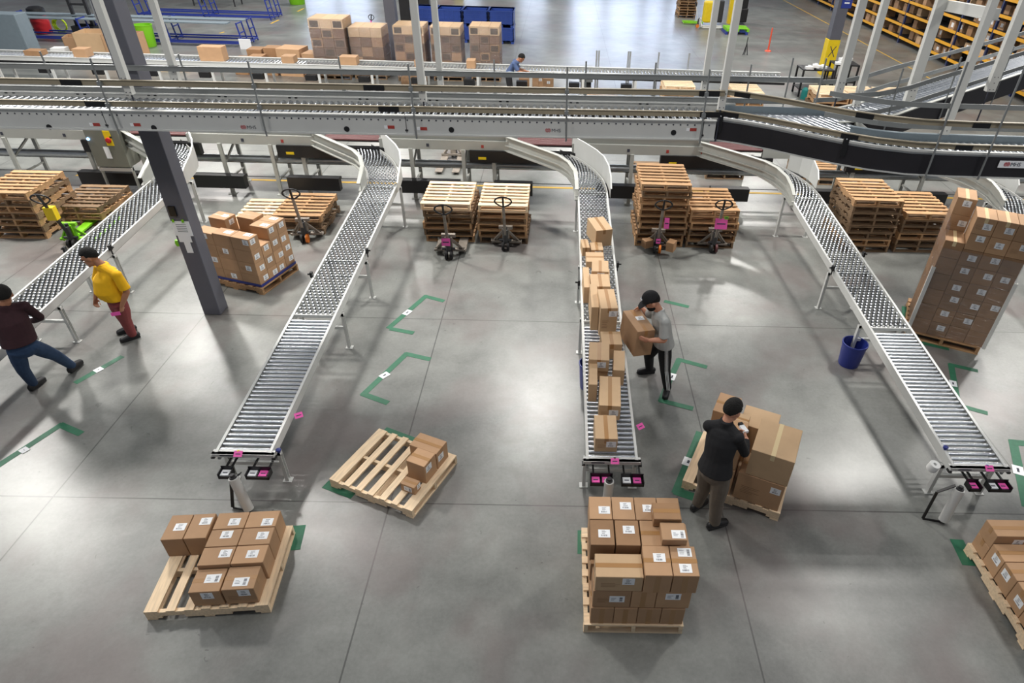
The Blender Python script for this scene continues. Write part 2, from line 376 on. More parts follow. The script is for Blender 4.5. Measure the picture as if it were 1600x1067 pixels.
Cb += [(.08, .03, .545, .46, .27, .225, 'f', 'x', 0, 'card_lt', 'pale wide taped carton, front left top of the full centre pallet'),
       (.545, .02, .545, .265, .345, .275, 't', 'x', 1, 'card', 'carton with one lid label, front middle top of the full centre pallet'),
       (.815, .02, .545, .25, .345, .275, 'tT', 'x', 1, 'card', 'carton with two lid labels, front right top of the full centre pallet'),
       (.05, .302, .545, .46, .055, .05, 't', None, 0, 'card_dk', 'low carton peeking out behind the pale wide carton, full centre pallet'),
       (.04, .37, .545, .245, .315, .26, 't', None, 0, 'card_dk', 'darker carton, leftmost of the middle row on top of the full centre pallet'),
       (.295, .37, .545, .245, .315, .26, 't', None, 0, 'card_dk', 'darker carton, second from left, middle row on top of the full centre pallet'),
       (.55, .37, .545, .245, .315, .26, '', 'x', 0, 'card', 'taped carton, third from left, middle row on top of the full centre pallet'),
       (.80, .37, .545, .235, .315, .22, '', None, 0, 'card', 'carton under the two small boxes at the right of the full centre pallet')]
for c in range(4): Cb.append((.04+.24*c, .69, .545, .236, .305, .26, 't' if c < 3 else '', None, 0, 'card', 'carton, %s of the far row on top of the full centre pallet' % cols[c]))
Cb += [(.74, .37, .81, .25, .22, .09, 'T', None, 0, 'card', 'small flat box with a big label resting on the right of the full centre pallet'),
       (.68, .60, .81, .28, .22, .12, '', 'x', 0, 'card_dk', 'small taped box resting behind the flat one on the full centre pallet')]
for (lx, ly, lz, w_, d_, h_, lb, tp, ed, kd, txt) in Cb:
    carton(cx_+lx, cy_+ly, Z0+lz, w_-.004, d_-.004, h_-.003, 0, txt, GC, kd, tp, lb, edge=ed)
# -- pallet being packed by the man in black
da = math.radians(-25)
near_edge_pallet(1.66, 5.61, da, 'new', 'wooden pallet beside the man in the black sweater, stacked with large cartons')
for (x, y, z, w_, d_, h_, lb, tp, tm, kd, txt) in [
        (2.24, 5.36, 0, .55, .40, .43, 'f', 'x', 'tape', 'card', 'wide brown carton at the front right of the pallet by the man in black'),
        (2.31, 5.335, .435, .49, .60, .40, '', 'y', 'tape_lt', 'card_lt', 'largest carton with pale tape, topmost on the pallet by the man in black'),
        (2.02, 5.46, 0, .20, .42, .42, '', 'x', 'tape', 'card', 'lower narrow carton just right of the legs of the man in black'),
        (2.03, 5.47, .425, .19, .42, .42, '', 'x', 'tape', 'card', 'upper narrow carton just right of the man in black'),
        (2.36, 6.02, 0, .45, .40, .62, '', None, 'tape', 'card_lt', 'tall plain carton at the far right of the pallet by the man in black'),
        (2.02, 6.12, 0, .28, .40, .74, 't', 'x', 'tape', 'card', 'tall carton at the far left corner of the pallet by the man in black'),
        (2.13, 5.88, 0, .26, .20, .80, '', 'x', 'tape', 'card_lt', 'carton in the middle of the pallet in front of the man in black')]:
    carton(x, y, Z0+z, w_, d_, h_, da, txt, 'cartons on the pallet of the man in black', kd, tp, lb, tapem=tm)
# -- tall film-wrapped load at the right
ea = math.radians(-25.3); ex, ey = 6.06, 9.17
pallet(ex, ey, 0, ea, 'mid', 'wooden pallet under the tall film-wrapped load at the right').scale = (1.13, 1, 1)
onm = ['bottom', 'second', 'third', 'fourth', 'fifth', 'sixth', 'seventh', 'eighth', 'topmost']
for r in range(2):
    for c in range(4):
        top = {0: 6, 1: 8, 2: 8, 3: 8}[c] if r == 0 else (8 if c == 0 else 0)
        for k in range(top):
            hh = .27 if not (r == 1) else .281
            if r == 0 and c == 0: hh = .285
            p = local(ex, ey, ea, .03+.285*c, .03+.47*r)
            lb = 'f' if (r == 0 and c > 0 and not (c == 3 and k % 2) and k > 0) or (r == 0 and c == 1) or (r == 1 and k > 5) else ''
            txt = 'carton, %s layer up, %s column, %s row of the tall wrapped load' % (onm[k], cols[c], ('front', 'second')[r])
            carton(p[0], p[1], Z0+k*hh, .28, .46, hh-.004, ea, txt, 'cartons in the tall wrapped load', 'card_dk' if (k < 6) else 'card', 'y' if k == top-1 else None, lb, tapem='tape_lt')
s = MB(); s.T = Matrix.Rotation(ea, 4, 'Z')
zt = 1.75
s.box(.012, .012, .15, .018, .97, zt+.35); s.box(.018, .012, .15, 1.17, .018, 1.72); s.box(1.17, .012, .15, 1.176, .97, 1.75)
tag(s.build('stretch_film', 'film', None, (ex, ey, 0)), 'clear shiny stretch film wound around the tall carton load at the right', 'plastic wrap')
for lx, hz, tx in ((.0, 1.24, 'left'), (1.165, 1.24, 'right')):
    s = MB(); s.box(0, -.003, 0, .055, .004, hz); s.box(0 if lx == 0 else .05, .004, 0, .004 if lx == 0 else .055, .06, hz)
    p = local(ex, ey, ea, lx-.005, .0); o = s.build('corner_post', 'white', None, (p[0], p[1], Z0), ea)
    tag(o, 'white cardboard corner post at the near %s edge of the tall wrapped load' % tx, 'edge protector', 'corner posts of the wrapped load')
# -- pallet cut by the right edge
pallet(4.86, 3.50, 0, 0, 'new', 'pale wooden pallet cut off by the lower right edge of the picture')
for r in range(5):
    for c in range(2):
        yy = 3.53+.238*r
        txt = '%s carton, %s from the near end, lower right edge pallet' % (('outer', 'inner')[c], ['first', 'second', 'third', 'fourth', 'fifth'][r])
        carton(4.90+.47*c, yy, Z0, .46, .232, .30 if r < 4 else .2, 0, txt, 'cartons on the lower right pallet', 'card', 'x', 'l' if (c == 0 and r < 4) else '')
        if r == 4: carton(4.90+.47*c, yy, Z0+.203, .46, .232, .22, 0, '%s carton raised on the far row of the lower right edge pallet' % ('outer', 'inner')[c], 'cartons on the lower right pallet', 'card', 'x', 'f')
# -- mixed load beside the left column
ga = math.radians(-18); gx, gy = -6.47, 10.43
near_edge_pallet(gx, gy, ga, 'mid', 'brown wooden pallet beside the left column under a load of labelled cartons')
for k in range(4):
    for r in range(4):
        for c in range(3):
            if r in (1, 2) and c == 1: continue
            if k == 3 and ((r == 3 and c != 2) or (c == 0 and r in (1, 2)) or (c == 2 and r == 1)): continue
            if k == 3 and c == 0 and r == 0: hh = .21
            else: hh = .235
            p = local(gx, gy, ga, .04+.385*c, .03+.245*r)
            txt = 'carton, layer %s, %s of the %s row, load beside the left column' % (['one', 'two', 'three', 'four'][k], ['left', 'middle', 'right'][c], ['front', 'second', 'third', 'rear'][r])
            carton(p[0], p[1], Z0+.237*k, .38, .24, hh, ga, txt, 'cartons beside the left column', 'card', None, ('r' if c == 2 else '')+('f' if r == 0 and (k+c) % 2 else '')+('T' if k == 3 and c > 0 else ''))
p = local(gx, gy, ga, -.02, .46); carton(p[0], p[1], Z0+.713, .36, .28, .28, ga, 'raised carton at the far left top of the load beside the left column', 'cartons beside the left column', 'card', 'x', 'tr')
p = local(gx, gy, ga, .43, .66); carton(p[0], p[1], Z0+.713, .36, .28, .28, ga, 'large dark carton at the rear middle top of the load beside the left column', 'cartons beside the left column', 'card', 'x', 'r')
s = MB(); s.T = Matrix.Rotation(ga, 4, 'Z'); s.box(.03, .022, .15, 1.21, .026, .2); s.box(1.205, .022, .15, 1.209, 1.0, .2)
tag(s.build('blue_strap', 'bluebin', None, (gx, gy, 0)), 'dark blue band around the foot of the load beside the left column', 'strap')

# ---------------------------------------------------------------- pallet stacks behind the spurs
def stack(x, y, n, kinds, where, jit=.03, rz=0, PHh=PH):
    R = random.Random(int(x*100)+7)
    on = ['lowest', 'second', 'third', 'fourth', 'fifth', 'sixth', 'seventh', 'eighth', 'ninth', 'tenth']
    for k in range(n):
        pos = 'topmost' if k == n-1 else on[k]+' up'
        pallet(x+R.uniform(-jit, jit), y+R.uniform(0, jit), k*PHh, rz+R.uniform(-.02, .02), kinds[k % len(kinds)], 'wooden pallet, %s, stack %s' % (pos, where), 'pallets stacked '+where)
stack(-11.48, 12.04, 7, ['mid', 'old', 'mid', 'old', 'mid', 'old', 'mid'], 'at the far left edge')
stack(-10.68, 12.72, 3, ['mid', 'mid', 'old'], 'just left of the leftmost spur')
stack(-7.05, 12.8, 1, ['new'], 'of one, pale, behind the labelled cartons')
stack(-6.0, 12.56, 3, ['old', 'old', 'mid'], 'left of the second spur')
stack(-2.79, 12.38, 6, ['mid', 'old', 'mid', 'old', 'old', 'new'], 'right of the second spur', .03)
stack(-1.64, 12.38, 6, ['old', 'mid', 'mid', 'old', 'mid', 'new'], 'between the middle stack and the loaded spur', .03)
stack(1.69, 12.40, 10, ['mid', 'mid', 'old', 'mid', 'mid', 'mid', 'mid', 'mid', 'old', 'mid'], 'tallest, right of the loaded spur', .03, 0, .136)
stack(2.77, 12.40, 6, ['old', 'mid', 'old', 'mid', 'mid', 'mid'], 'right beside the tallest one', .03)
stack(6.08, 12.38, 8, ['old', 'mid', 'old', 'old', 'old', 'old', 'old', 'mid'], 'right of the right-hand spur', .03, 0, .146)
stack(7.20, 12.40, 6, ['old', 'old', 'mid', 'old', 'old', 'mid'], 'left of the tall wrapped load', .03, 0, .15)
# background stacks beyond the sorter
stack(2.0, 15.6, 2, ['old', 'old'], 'low, under the sorter line behind the tallest stack')
stack(3.9, 16.4, 3, ['old', 'mid', 'old'], 'dark, behind the sorter near the right spur')
stack(6.3, 16.2, 3, ['old', 'old', 'mid'], 'dark, behind the right-hand stacks')
stack(3.5, 22.5, 6, ['mid', 'mid', 'new', 'mid', 'new', 'new'], 'left of the far pale ones')
stack(5.85, 22.5, 5, ['mid', 'new', 'mid', 'new', 'new'], 'pale, near the end of the far roller line')
stack(8.75, 22.6, 5, ['mid', 'old', 'mid', 'mid', 'new'], 'far back right of the black tables')
stack(9.85, 22.6, 5, ['mid', 'mid', 'old', 'mid', 'new'], 'far back, second right of the black tables')
stack(11.0, 22.6, 5, ['old', 'mid', 'new', 'mid', 'new'], 'far back, third right of the black tables')
stack(12.1, 22.6, 5, ['mid', 'mid', 'new', 'mid', 'new'], 'farthest right of the far ones')

# ---------------------------------------------------------------- gravity spurs
def zs(y): return .63+.055*(y-5.47)
def curve_frame(u):                       # beyond y=12.7 the spur bends left; u = arc length past the bend
    Rr = 2.45; th = min(u/Rr, PI/4); x = -Rr*(1-math.cos(th)); y = 12.7+Rr*math.sin(th)
    ex_ = max(0, u-Rr*PI/4); x -= ex_*math.sin(PI/4); y += ex_*math.cos(PI/4)
    return x, y, th
WHEEL = {}
def axle_mesh(wd, odd):
    key = (round(wd, 3), odd)
    if key in WHEEL: return WHEEL[key]
    s = MB(); s.tube((-wd/2+.012, 0, -.024), (wd/2-.012, 0, -.024), .0045, 6, 1)
    n = 8; st = (wd-.06)/(n-.5)
    for i in range(n):
        x = -wd/2+.03+(i+(.5 if odd else 0))*st
        s.tube((x-.011, 0, -.024), (x+.011, 0, -.024), .024, 12, 0, None, False)
        s.tube((x-.0109, 0, -.024), (x+.0109, 0, -.024), .023, 12, 1)
    WHEEL[key] = s.mesh('wheel_axle', ['wheel', 'axle'], True); return WHEEL[key]
ROLL = {}
def roller_mesh(wd, r=.024):
    key = (round(wd, 3), r)
    if key not in ROLL:
        s = MB(); s.tube((-wd/2, 0, -r), (wd/2, 0, -r), r, 16); s.tube((-wd/2-.012, 0, -r), (wd/2+.012, 0, -r), r*.35, 8)
        ROLL[key] = s.mesh('roller', 'roller', True)
    return ROLL[key]
def leg_frame(t, xl, xr, y, mt='frame_lt'):
    h_ = zs(y)-.13
    for x in (xl, xr):
        s = MB(); s.box(x-.02, y-.04, 0, x+.02, y+.04, .012); s.box(x-.055, y-.045, 0, x+.055, y+.045, .01)
        s.box(x-.022, y-.03, .01, x-.016, y+.03, h_); s.box(x-.016, y-.03, .01, x+.022, y-.024, h_); s.box(x-.016, y+.024, .01, x+.022, y+.03, h_)
        s.build('leg', mt, t)
    MB().box(xl, y-.02, h_*.55, xr, y+.015, h_*.55+.05).build('cross_brace', mt, t)
    MB().box(xl-.02, y-.03, h_-.05, xr+.02, y+.03, h_).build('bed_support', mt, t)
def spur(xl, xr, label, y0=5.47, roller_end=8.22, y1=12.7, curve=2.2, railm='frame_lt'):
    t = empty('gravity_conveyor', (0, 0, 0), 0, label, 'conveyor', 'gravity spurs'); wd = xr-xl-.05; xc = (xl+xr)/2
    ang = math.atan(.055)
    for x in (xl, xr):                    # side rails: C channels
        s = MB(); sg = 1 if x == xl else -1
        s.bar((x, y0-.02, zs(y0)-.045), (x, y1+.02, zs(y1)-.045), .006, .13)
        s.bar((x+sg*.014, y0-.02, zs(y0)+.018), (x+sg*.014, y1+.02, zs(y1)+.018), .034, .006)
        s.bar((x+sg*.014, y0-.02, zs(y0)-.108), (x+sg*.014, y1+.02, zs(y1)-.108), .034, .006)
        s.build('side_rail', railm, t)
        s = MB()
        for k in range(20):               # curved continuation, offset from the centre line
            pass
        lo = []; hi = []
        for k in range(15):
            u = k/14*curve; cxx, cyy, th = curve_frame(u); off = (x-xc); px, py = xc+cxx+off*math.cos(th), cyy+off*math.sin(th)
            z = zs(min(cyy, 14.9)) + .02*u; lo.append((px, py, z-.11)); hi.append((px, py, z+.02))
        s.ribbon(lo, hi, .008); s.build('curve_rail', railm, t)
    # end beam
    s = MB(); s.box(xl-.035, y0-.05, zs(y0)-.04, xr+.035, y0-.005, zs(y0)+.012); s.box(xl-.035, y0-.055, zs(y0)+.006, xr+.035, y0+.03, zs(y0)+.012)
    e = s.build('end_beam', railm, t)
    MB().box(xl+.06, y0-.0525, zs(y0)-.02, xl+.22, y0-.05, zs(y0)-.004).build('maker_plate', 'ink', e)
    for x in (xl-.03, xr+.03): MB().box(x-.02, y0-.06, zs(y0)-.06, x+.02, y0+.0, zs(y0)-.035).build('end_cap', 'black', e)
    rm = roller_mesh(wd); y = y0+.05
    n = int((roller_end-y)/.078)
    for i in range(n): put(rm, 'roller', t, (xc, y+i*.078, zs(y+i*.078)+.012))
    MB().bar((xl+.02, roller_end, zs(roller_end)-.0), (xr-.02, roller_end, zs(roller_end)-.0), .02, .05).build('splice_bar', railm, t)
    y = roller_end+.05; i = 0
    while y < y1 and i < 70:
        put(axle_mesh(wd, i % 2), 'wheel_axle', t, (xc, y, zs(y)+.012)); y += .078; i += 1
    u = .03; 
    while u < curve:
        cxx, cyy, th = curve_frame(u); put(axle_mesh(wd, i % 2), 'wheel_axle', t, (xc+cxx, cyy, zs(cyy)+.02*u+.012), th); u += .078; i += 1
    for yy in (5.62, 8.5, 10.06, 13.05): leg_frame(t, xl, xr, yy, 'frame_lt')
    return t
def guards(t, xl, xr, short=False, rt_mat='frame_lt'):
    pts = [(-1.62, 14.72, 1.53), (-1.0, 14.17, 1.52), (-.62, 13.87, 1.5), (-.36, 13.66, 1.48), (-.16, 13.40, 1.44), (-.03, 13.05, 1.38), (.0, 12.75, 1.30), (.005, 12.5, 1.2)]
    lo = [(xl+p[0], p[1], max(zs(p[1])-.06, p[2]-.34)) for p in pts]; hi = [(xl+p[0], p[1], p[2]) for p in pts]
    s = MB(); s.ribbon(lo, hi, .012)
    s.ribbon([(a-.035, b-.035, c-.015) for a, b, c in hi], [(a-.035, b-.035, c) for a, b, c in hi], .07)
    mid_ = [(a-.03, b-.03, (c+d[2])/2-.03) for (a, b, c), d in zip(hi, lo)]
    s.ribbon([(a, b, c-.02) for a, b, c in mid_], mid_, .05)
    s.ribbon([(a-.03, b-.03, c) for a, b, c in lo], [(a-.03, b-.03, c+.02) for a, b, c in lo], .08)
    s.build('left_guard', 'frame', t)
    if short: pts = [(-.30, 14.3, 1.55), (-.10, 14.05, 1.55), (.03, 13.75, 1.5), (.06, 13.45, 1.38), (.06, 13.3, 1.22)]
    else: pts = [(-.72, 14.72, 1.56), (-.45, 14.30, 1.55), (-.22, 13.92, 1.53), (-.07, 13.6, 1.5), (.02, 13.25, 1.43), (.05, 12.9, 1.33), (.05, 12.6, 1.18)]
    lo = [(xr+p[0], p[1], zs(p[1])-.04) for p in pts]; hi = [(xr+p[0], p[1], p[2]) for p in pts]
    s = MB(); s.ribbon(lo, hi, .008); s.ribbon([(a+.012, b, c-.01) for a, b, c in hi], [(a+.012, b, c) for a, b, c in hi], .03)
    s.build('right_guard', rt_mat, t)
SP = [(-8.37, -7.72, 'leftmost gravity conveyor running past the men in maroon and yellow shirts'),
      (-4.0, -3.34, 'empty gravity conveyor left of centre with rollers at its near end'),
      (.41, 1.03, 'gravity conveyor in the middle loaded with a line of cartons'),
      (4.85, 5.51, 'empty gravity conveyor right of centre with a dark blue bin under it'),
      (9.2, 9.86, 'gravity conveyor at the far right, hidden behind the tall wrapped load')]
spurs = []
for i, (a, b, txt) in enumerate(SP):
    t = spur(a, b, txt); guards(t, a, b, short=(i >= 3)); spurs.append(t)
# clamps and photo eyes on the spur rails
def eye(x, y, side, txt):
    s = MB(); z = zs(y); s.box(-.02, -.03, .0, .02, .03, .09); s.tube((side*.02, 0, .05), (side*.06, 0, .05), .014, 10); s.box(-.008, -.01, -.08, .008, .01, 0)
    tag(s.build('photo_eye', 'black', None, (x+side*.03, y, z)), txt, 'sensor')
eye(-3.34, 10.1, 1, 'black sensor clamped to the right rail of the empty conveyor left of centre')
eye(-4.0, 9.3, -1, 'black sensor clamped to the left rail of the empty conveyor left of centre')
eye(.41, 9.25, -1, 'black sensor on the left rail of the loaded conveyor'); eye(1.03, 9.85, 1, 'black sensor on the right rail of the loaded conveyor')
eye(4.85, 9.9, -1, 'black sensor on the left rail of the conveyor right of centre'); eye(5.51, 10.4, 1, 'black sensor on the right rail of the conveyor right of centre')
eye(-7.72, 10.0, 1, 'black sensor on the right rail of the leftmost conveyor'); eye(-8.37, 9.9, -1, 'black sensor on the left rail of the leftmost conveyor')
# things at the near end of each spur
def tag_card(x, y, z, txt, rz=0, flat=True):
    s = MB(); s.box(0, 0, 0, .1, .075, .002, 0); s.box(.02, .03, .002, .08, .042, .0026, 1)
    o = s.build('pink_tag', ['pink', 'ink'], None, (x, y, z)); o.rotation_euler = (.5, 0, rz); tag(o, txt, 'tag'); return o
def knob(x, y, z, m_, txt, r=.018):
    s = MB(); s.lathe([(0, 0), (r*.6, 0), (r*.6, r*.6), (r, r*.9), (r, r*1.6), (r*.5, r*2), (0, r*2)], 14)
    tag(s.build('knob', m_, None, (x, y, z), True), txt, 'knob')
def tray(x, y, z, cols_, txt):
    s = MB(); wd = .125*len(cols_)+.02; d = .12
    s.box(0, 0, 0, wd, d, .008); s.box(0, 0, 0, wd, .008, .045); s.box(0, d-.008, 0, wd, d, .10); s.box(0, 0, 0, .008, d, .08); s.box(wd-.008, 0, 0, wd, d, .08)
    if len(cols_) > 1: s.box(wd/2-.004, 0, 0, wd/2+.004, d, .06)
    s.box(.03, d, .04, .05, d+.21, .06); s.box(wd-.05, d, .04, wd-.03, d+.21, .06)
    o = s.build('wire_tray', 'black', None, (x, y, z)); tag(o, txt, 'tray')
    for i, c in enumerate(cols_):
        b = MB(); b.box(.018+.125*i, .016, .01, .018+.125*i+.095, .105, .05, 0); b.box(.018+.125*i+.02, .05, .05, .018+.125*i+.075, .065, .051, 1)
        q = b.build('paper_pad', [c, 'ink'], None, (x, y, z)); tag(q, ('pink' if c == 'pink' else 'white')+' pad, '+('left' if i == 0 else 'right')+' half of the '+txt, 'paper pad')
def wrap_roll(x, y, txt, lean=(0, 0), strap=0):
    t = empty('film_roll', (x, y, 0), 0, txt, 'wrap roll')
    a = Vector((0, 0, .05)); b = Vector((lean[0], lean[1], .52))
    s = MB(); s.tube(a, b, .058, 22); s.build('film', 'wrap_white', t, True)
    s = MB(); d = (b-a).normalized(); s.tube(b, b+d*.02, .042, 16); s.tube(b+d*.02, b+d*.05, .028, 12); s.tube(a-d*.03, a, .03, 12); s.build('core_handle', 'darksteel', t, True)
    if strap:
        s = MB(); s.bar((strap*.22, .05, .02), (strap*.16, .12, .42), .035, .012); s.bar((strap*.16, .12, .42), (0, .1, .56), .035, .012); s.bar((strap*.22, .05, .01), (0, 0, .015), .012, .03); s.build('holder_strap', 'black', t)
# loaded middle spur
tag_card(.70, 5.38, .64, 'pink tag on the end beam of the loaded conveyor'); knob(.75, 5.45, .642, 'maroon', 'dark red knob on the end beam of the loaded conveyor')
tag_card(1.10, 6.02, .60, 'pink tag hanging at the right rail of the loaded conveyor', .6)
tray(.46, 5.22, .43, ['pink', 'pink'], 'left tray below the end of the loaded conveyor'); tray(.83, 5.22, .43, ['label', 'pink'], 'right tray below the end of the loaded conveyor')
wrap_roll(.68, 5.22, 'white roll of stretch film upright under the end of the loaded conveyor')
# left-of-centre spur
tag_card(-3.76, 5.38, .64, 'pink tag on the end beam of the empty conveyor left of centre'); knob(-3.72, 5.45, .642, 'yellow', 'yellow knob on the end beam of the conveyor left of centre')
tag_card(-3.27, 6.08, .62, 'pink tag sticking out from the right rail of the conveyor left of centre', .5); knob(-3.3, 5.55, .56, 'bluebin', 'blue knob on the right rail near the end of the conveyor left of centre', .03)
tray(-3.92, 5.22, .43, ['label'], 'left tray below the conveyor left of centre'); tray(-3.60, 5.22, .43, ['label', 'pink'], 'right tray below the conveyor left of centre')
wrap_roll(-3.62, 5.10, 'white roll of stretch film in a black holder under the conveyor left of centre', (-.08, .06), -1)
# right-of-centre spur
tag_card(5.22, 5.38, .64, 'pink tag on the end beam of the conveyor right of centre'); knob(5.26, 5.45, .642, 'bluesteel', 'light blue knob on the end beam of the conveyor right of centre')
tray(5.02, 5.24, .43, ['pink'], 'left tray below the conveyor right of centre'); tray(5.26, 5.24, .43, ['label', 'pink'], 'right tray below the conveyor right of centre')
wrap_roll(4.80, 5.12, 'white roll of stretch film in a black holder under the conveyor right of centre', (.05, .07), -1)
knob(4.87, 5.72, .66, 'bluebin', 'dark blue knob on the left rail of the conveyor right of centre', .03)
s = MB(); s.lathe([(.022, 0), (.062, 0), (.065, .01), (.065, .09), (.062, .1), (.022, .1), (.022, 0)], 26); o = s.build('label_roll', 'foam', None, True, (4.66, 5.52, .52)); o.rotation_euler = (.15, .1, 0)
tag(o, 'white roll of blank labels hung at the left rail of the conveyor right of centre', 'label roll')
# bins under the spurs
def bucket(x, y, r, h_, m_, txt, rim='', nm='waste_bin', cat='bin'):
    s = MB(); s.lathe([(0, 0), (r*.82, 0), (r*.85, .02), (r, h_-.03), (r*1.05, h_-.03), (r*1.05, h_), (r*.97, h_), (r*.8, .03), (0, .03)], 28)
    return tag(s.build(nm, m_, None, True, (x, y, 0)), txt, cat)
bucket(4.80, 8.36, .19, .42, 'bluebin', 'dark blue waste bin under the conveyor right of centre')
bucket(.545, 7.62, .17, .46, 'bluebin', 'dark blue waste bin mostly hidden under the left rail of the loaded conveyor')
# cartons riding the middle spur
GV = 'cartons riding the middle conveyor'
def onconv(x, y, wd, dp, ht, az, txt, tape='y', lab='f', dz=0, kd='card_lt'):
    o = carton(x, y, zs(y)+.018+dz, wd, dp, ht, 0, txt, GV, kd, tape, lab, rot3=None)
    o.rotation_euler = (math.atan(.055), 0, math.radians(az)); return o
onconv(.51, 5.57, .27, .40, .23, 0, 'carton nearest the end of the loaded conveyor')
onconv(.575, 6.12, .275, .56, .25, -3, 'long carton second from the near end of the loaded conveyor')
onconv(.455, 6.45, .11, .50, .30, -2, 'narrow carton standing at the left rail beside the long second carton', None, 'l')
onconv(.46, 6.86, .275, .38, .20, -3, 'pale carton with a square front label, perched above the narrow one', 'y', 'f', .17)
onconv(.48, 6.88, .25, .36, .165, -3, 'plain carton lying under the perched pale carton', None, '')
onconv(.79, 6.78, .155, .42, .27, -4, 'tall carton squeezed against the right rail beside the perched carton', None, '')
onconv(.66, 7.32, .29, .30, .27, 2, 'carton just behind the perched pale carton', 'y', '')
onconv(.655, 7.86, .25, .50, .50, 4, 'tallest carton on the loaded conveyor, printed front and square label')
onconv(.53, 8.0, .11, .62, .42, 1, 'slim tall carton left of the tallest carton', None, '')
onconv(.55, 8.67, .30, .36, .34, 2, 'carton directly behind the tallest carton', 'y', '')
onconv(.44, 8.7, .10, .60, .30, 1, 'narrow carton along the left rail in the middle of the line', None, '', 0)
onconv(.575, 9.12, .27, .34, .17, -2, 'small carton with a square label stacked in the middle of the line', 'y', 'f', .16)
onconv(.575, 9.10, .30, .40, .155, -2, 'low carton lying under the small labelled carton', None, '', 0)
onconv(.51, 9.76, .31, .32, .125, 1, 'flat carton, fourth from the far end of the line', 'x', '')
onconv(.60, 10.14, .22, .27, .13, 3, 'small carton with a tiny green label near the far end of the line', 'y', 'f')
onconv(.45, 10.14, .13, .30, .17, 6, 'small taped carton at the left rail near the far end of the line', 'y', '')
onconv(.69, 10.46, .31, .50, .33, 17, 'large carton skewed across the conveyor at the far end of the line', 'y', '')

# ---------------------------------------------------------------- low sorter line behind the spurs
t = empty('sorter_conveyor', (0, 14.75, 0), 0, 'long low grey conveyor line feeding the spurs, running left to right', 'conveyor')
def L(mb, name, m_, smooth=False): 
    mb.T = Matrix.Identity(4); o = mb.build(name, m_, t, smooth); o.location = (0, -14.75, 0); return o
X0, X1 = -15.0, 13.5
mouths = [(-9.75, -8.45), (-5.35, -4.1), (-.95, .3), (3.45, 4.7), (7.8, 9.1)]
seg = [X0]+[v for m_ in mouths for v in m_]+[X1]
for i in range(0, len(seg), 2):
    a, b = seg[i], seg[i+1]
    s = MB(); s.box(a, 14.74, 1.19, b, 14.76, 1.56); s.box(a, 14.70, 1.55, b, 14.78, 1.57); s.box(a, 14.66, 1.385, b, 14.75, 1.40); s.box(a, 14.655, 1.19, b, 14.67, 1.40)
    L(s, 'side_panel', 'frame')
L(MB().box(X0, 14.76, 1.28, X1, 15.46, 1.31), 'belt', 'darksteel'); L(MB().box(X0, 15.46, 1.19, X1, 15.5, 1.50), 'far_panel', 'frame')
for (a, b) in mouths:
    s = MB()
    for k in range(7): s.tube((a-.02, 14.72+.075*k, 1.345), (b, 14.72+.075*k, 1.345), .026, 10)
    L(s, 'transfer_rollers', 'maroon', True)
    s = MB(); s.box(a-1.1, 14.60, .93, b+.25, 14.74, 1.20); L(s, 'drive_box', 'black')
    L(MB().box(a-.9, 14.597, 1.0, a-.72, 14.60, 1.06), 'warning_label', 'yellow')
for x in (-14.2, -12.6, -10.8, -9.6, -7.75, -6.6, -5.9, -3.4, -2.2, -1.5, 1.7, 2.7, 5.9, 6.9, 8.6, 10.6, 12.4):
    s = MB(); s.box(x-.04, 14.62, .0, x+.04, 14.68, 1.2); s.box(x-.09, 14.58, 0, x+.09, 14.72, .012); L(s, 'leg', 'frame')
    s = MB(); s.box(x-.04, 15.44, .0, x+.04, 15.5, 1.2); s.box(x-.09, 15.40, 0, x+.09, 15.54, .012); L(s, 'leg', 'frame')
    s = MB(); s.bar((x, 14.65, .72), (x, 15.47, 1.05), .04, .04); s.bar((x, 14.65, .35), (x, 15.47, .35), .04, .04); L(s, 'leg_brace', 'frame')
s = MB(); s.tube((X0, 15.1, .70), (X1, 15.1, .70), .085, 18); L(s, 'return_pipe', 'galv', True)
s = MB(); s.box(X0, 15.2, .56, X1, 15.26, .60); s.tube((X0, 14.9, .34), (X1, 14.9, .34), .008, 6); L(s, 'cable_tray', 'darksteel')
for (a, b) in [(-11.1, -8.9), (-8.45, -7.3), (-6.3, -5.1), (-3.7, -2.3), (-1.5, -.6), (.9, 1.9), (3.6, 4.5), (5.8, 6.7), (8.2, 9.2)]:
    s = MB(); s.box(a, 14.42, .22, b, 14.60, .52); s.box(a, 14.60, .44, b, 14.66, .50); L(s, 'motor_guard', 'black')
for x in (-12.6, -11.2, -7.2, -6.3, -3.0, -1.75, -1.0, 1.6, 2.5, 3.3, 6.4):
    L(MB().box(x-.03, 14.650, 1.25, x+.03, 14.656, 1.32), 'sensor_port', 'red' if int(x*10) % 2 else 'ink')
# control cabinet with the blue lamp
t2 = empty('control_cabinet', (-10.05, 14.2, .74), 0, 'grey-green electrical cabinet with a blue lamp and a red and yellow rotary switch', 'cabinet')
bevel(MB().box(-.36, 0, 0, .38, .44, 1.25).build('cabinet_body', 'cabinet', t2), .01)
pl = onY(138, 217, 14.2); ps = onY(170, 219, 14.2)
MB().lathe([(0, 0), (.03, 0), (.03, .02), (.02, .03), (0, .03)], 16).build('indicator_lamp', 'led', t2, True, (pl.x+10.05, 0, pl.z-.74)).rotation_euler = (PI/2, 0, 0)
q = MB().box(-.07, -.012, -.12, .08, 0, .20).build('switch_plate', 'yellow', t2, (ps.x+10.05, 0, ps.z-.74))
r_ = MB().lathe([(0, 0), (.06, 0), (.055, .03), (0, .035)], 20).build('rotary_knob', 'redpaint', q, True, (0, -.012, 0)); r_.rotation_euler = (PI/2, 0, 0)
MB().box(-.06, -.003, .2, .06, 0, .46).build('notice', 'label', t2); MB().box(.18, -.015, .66, .22, 0, .70).build('latch', 'black', t2)
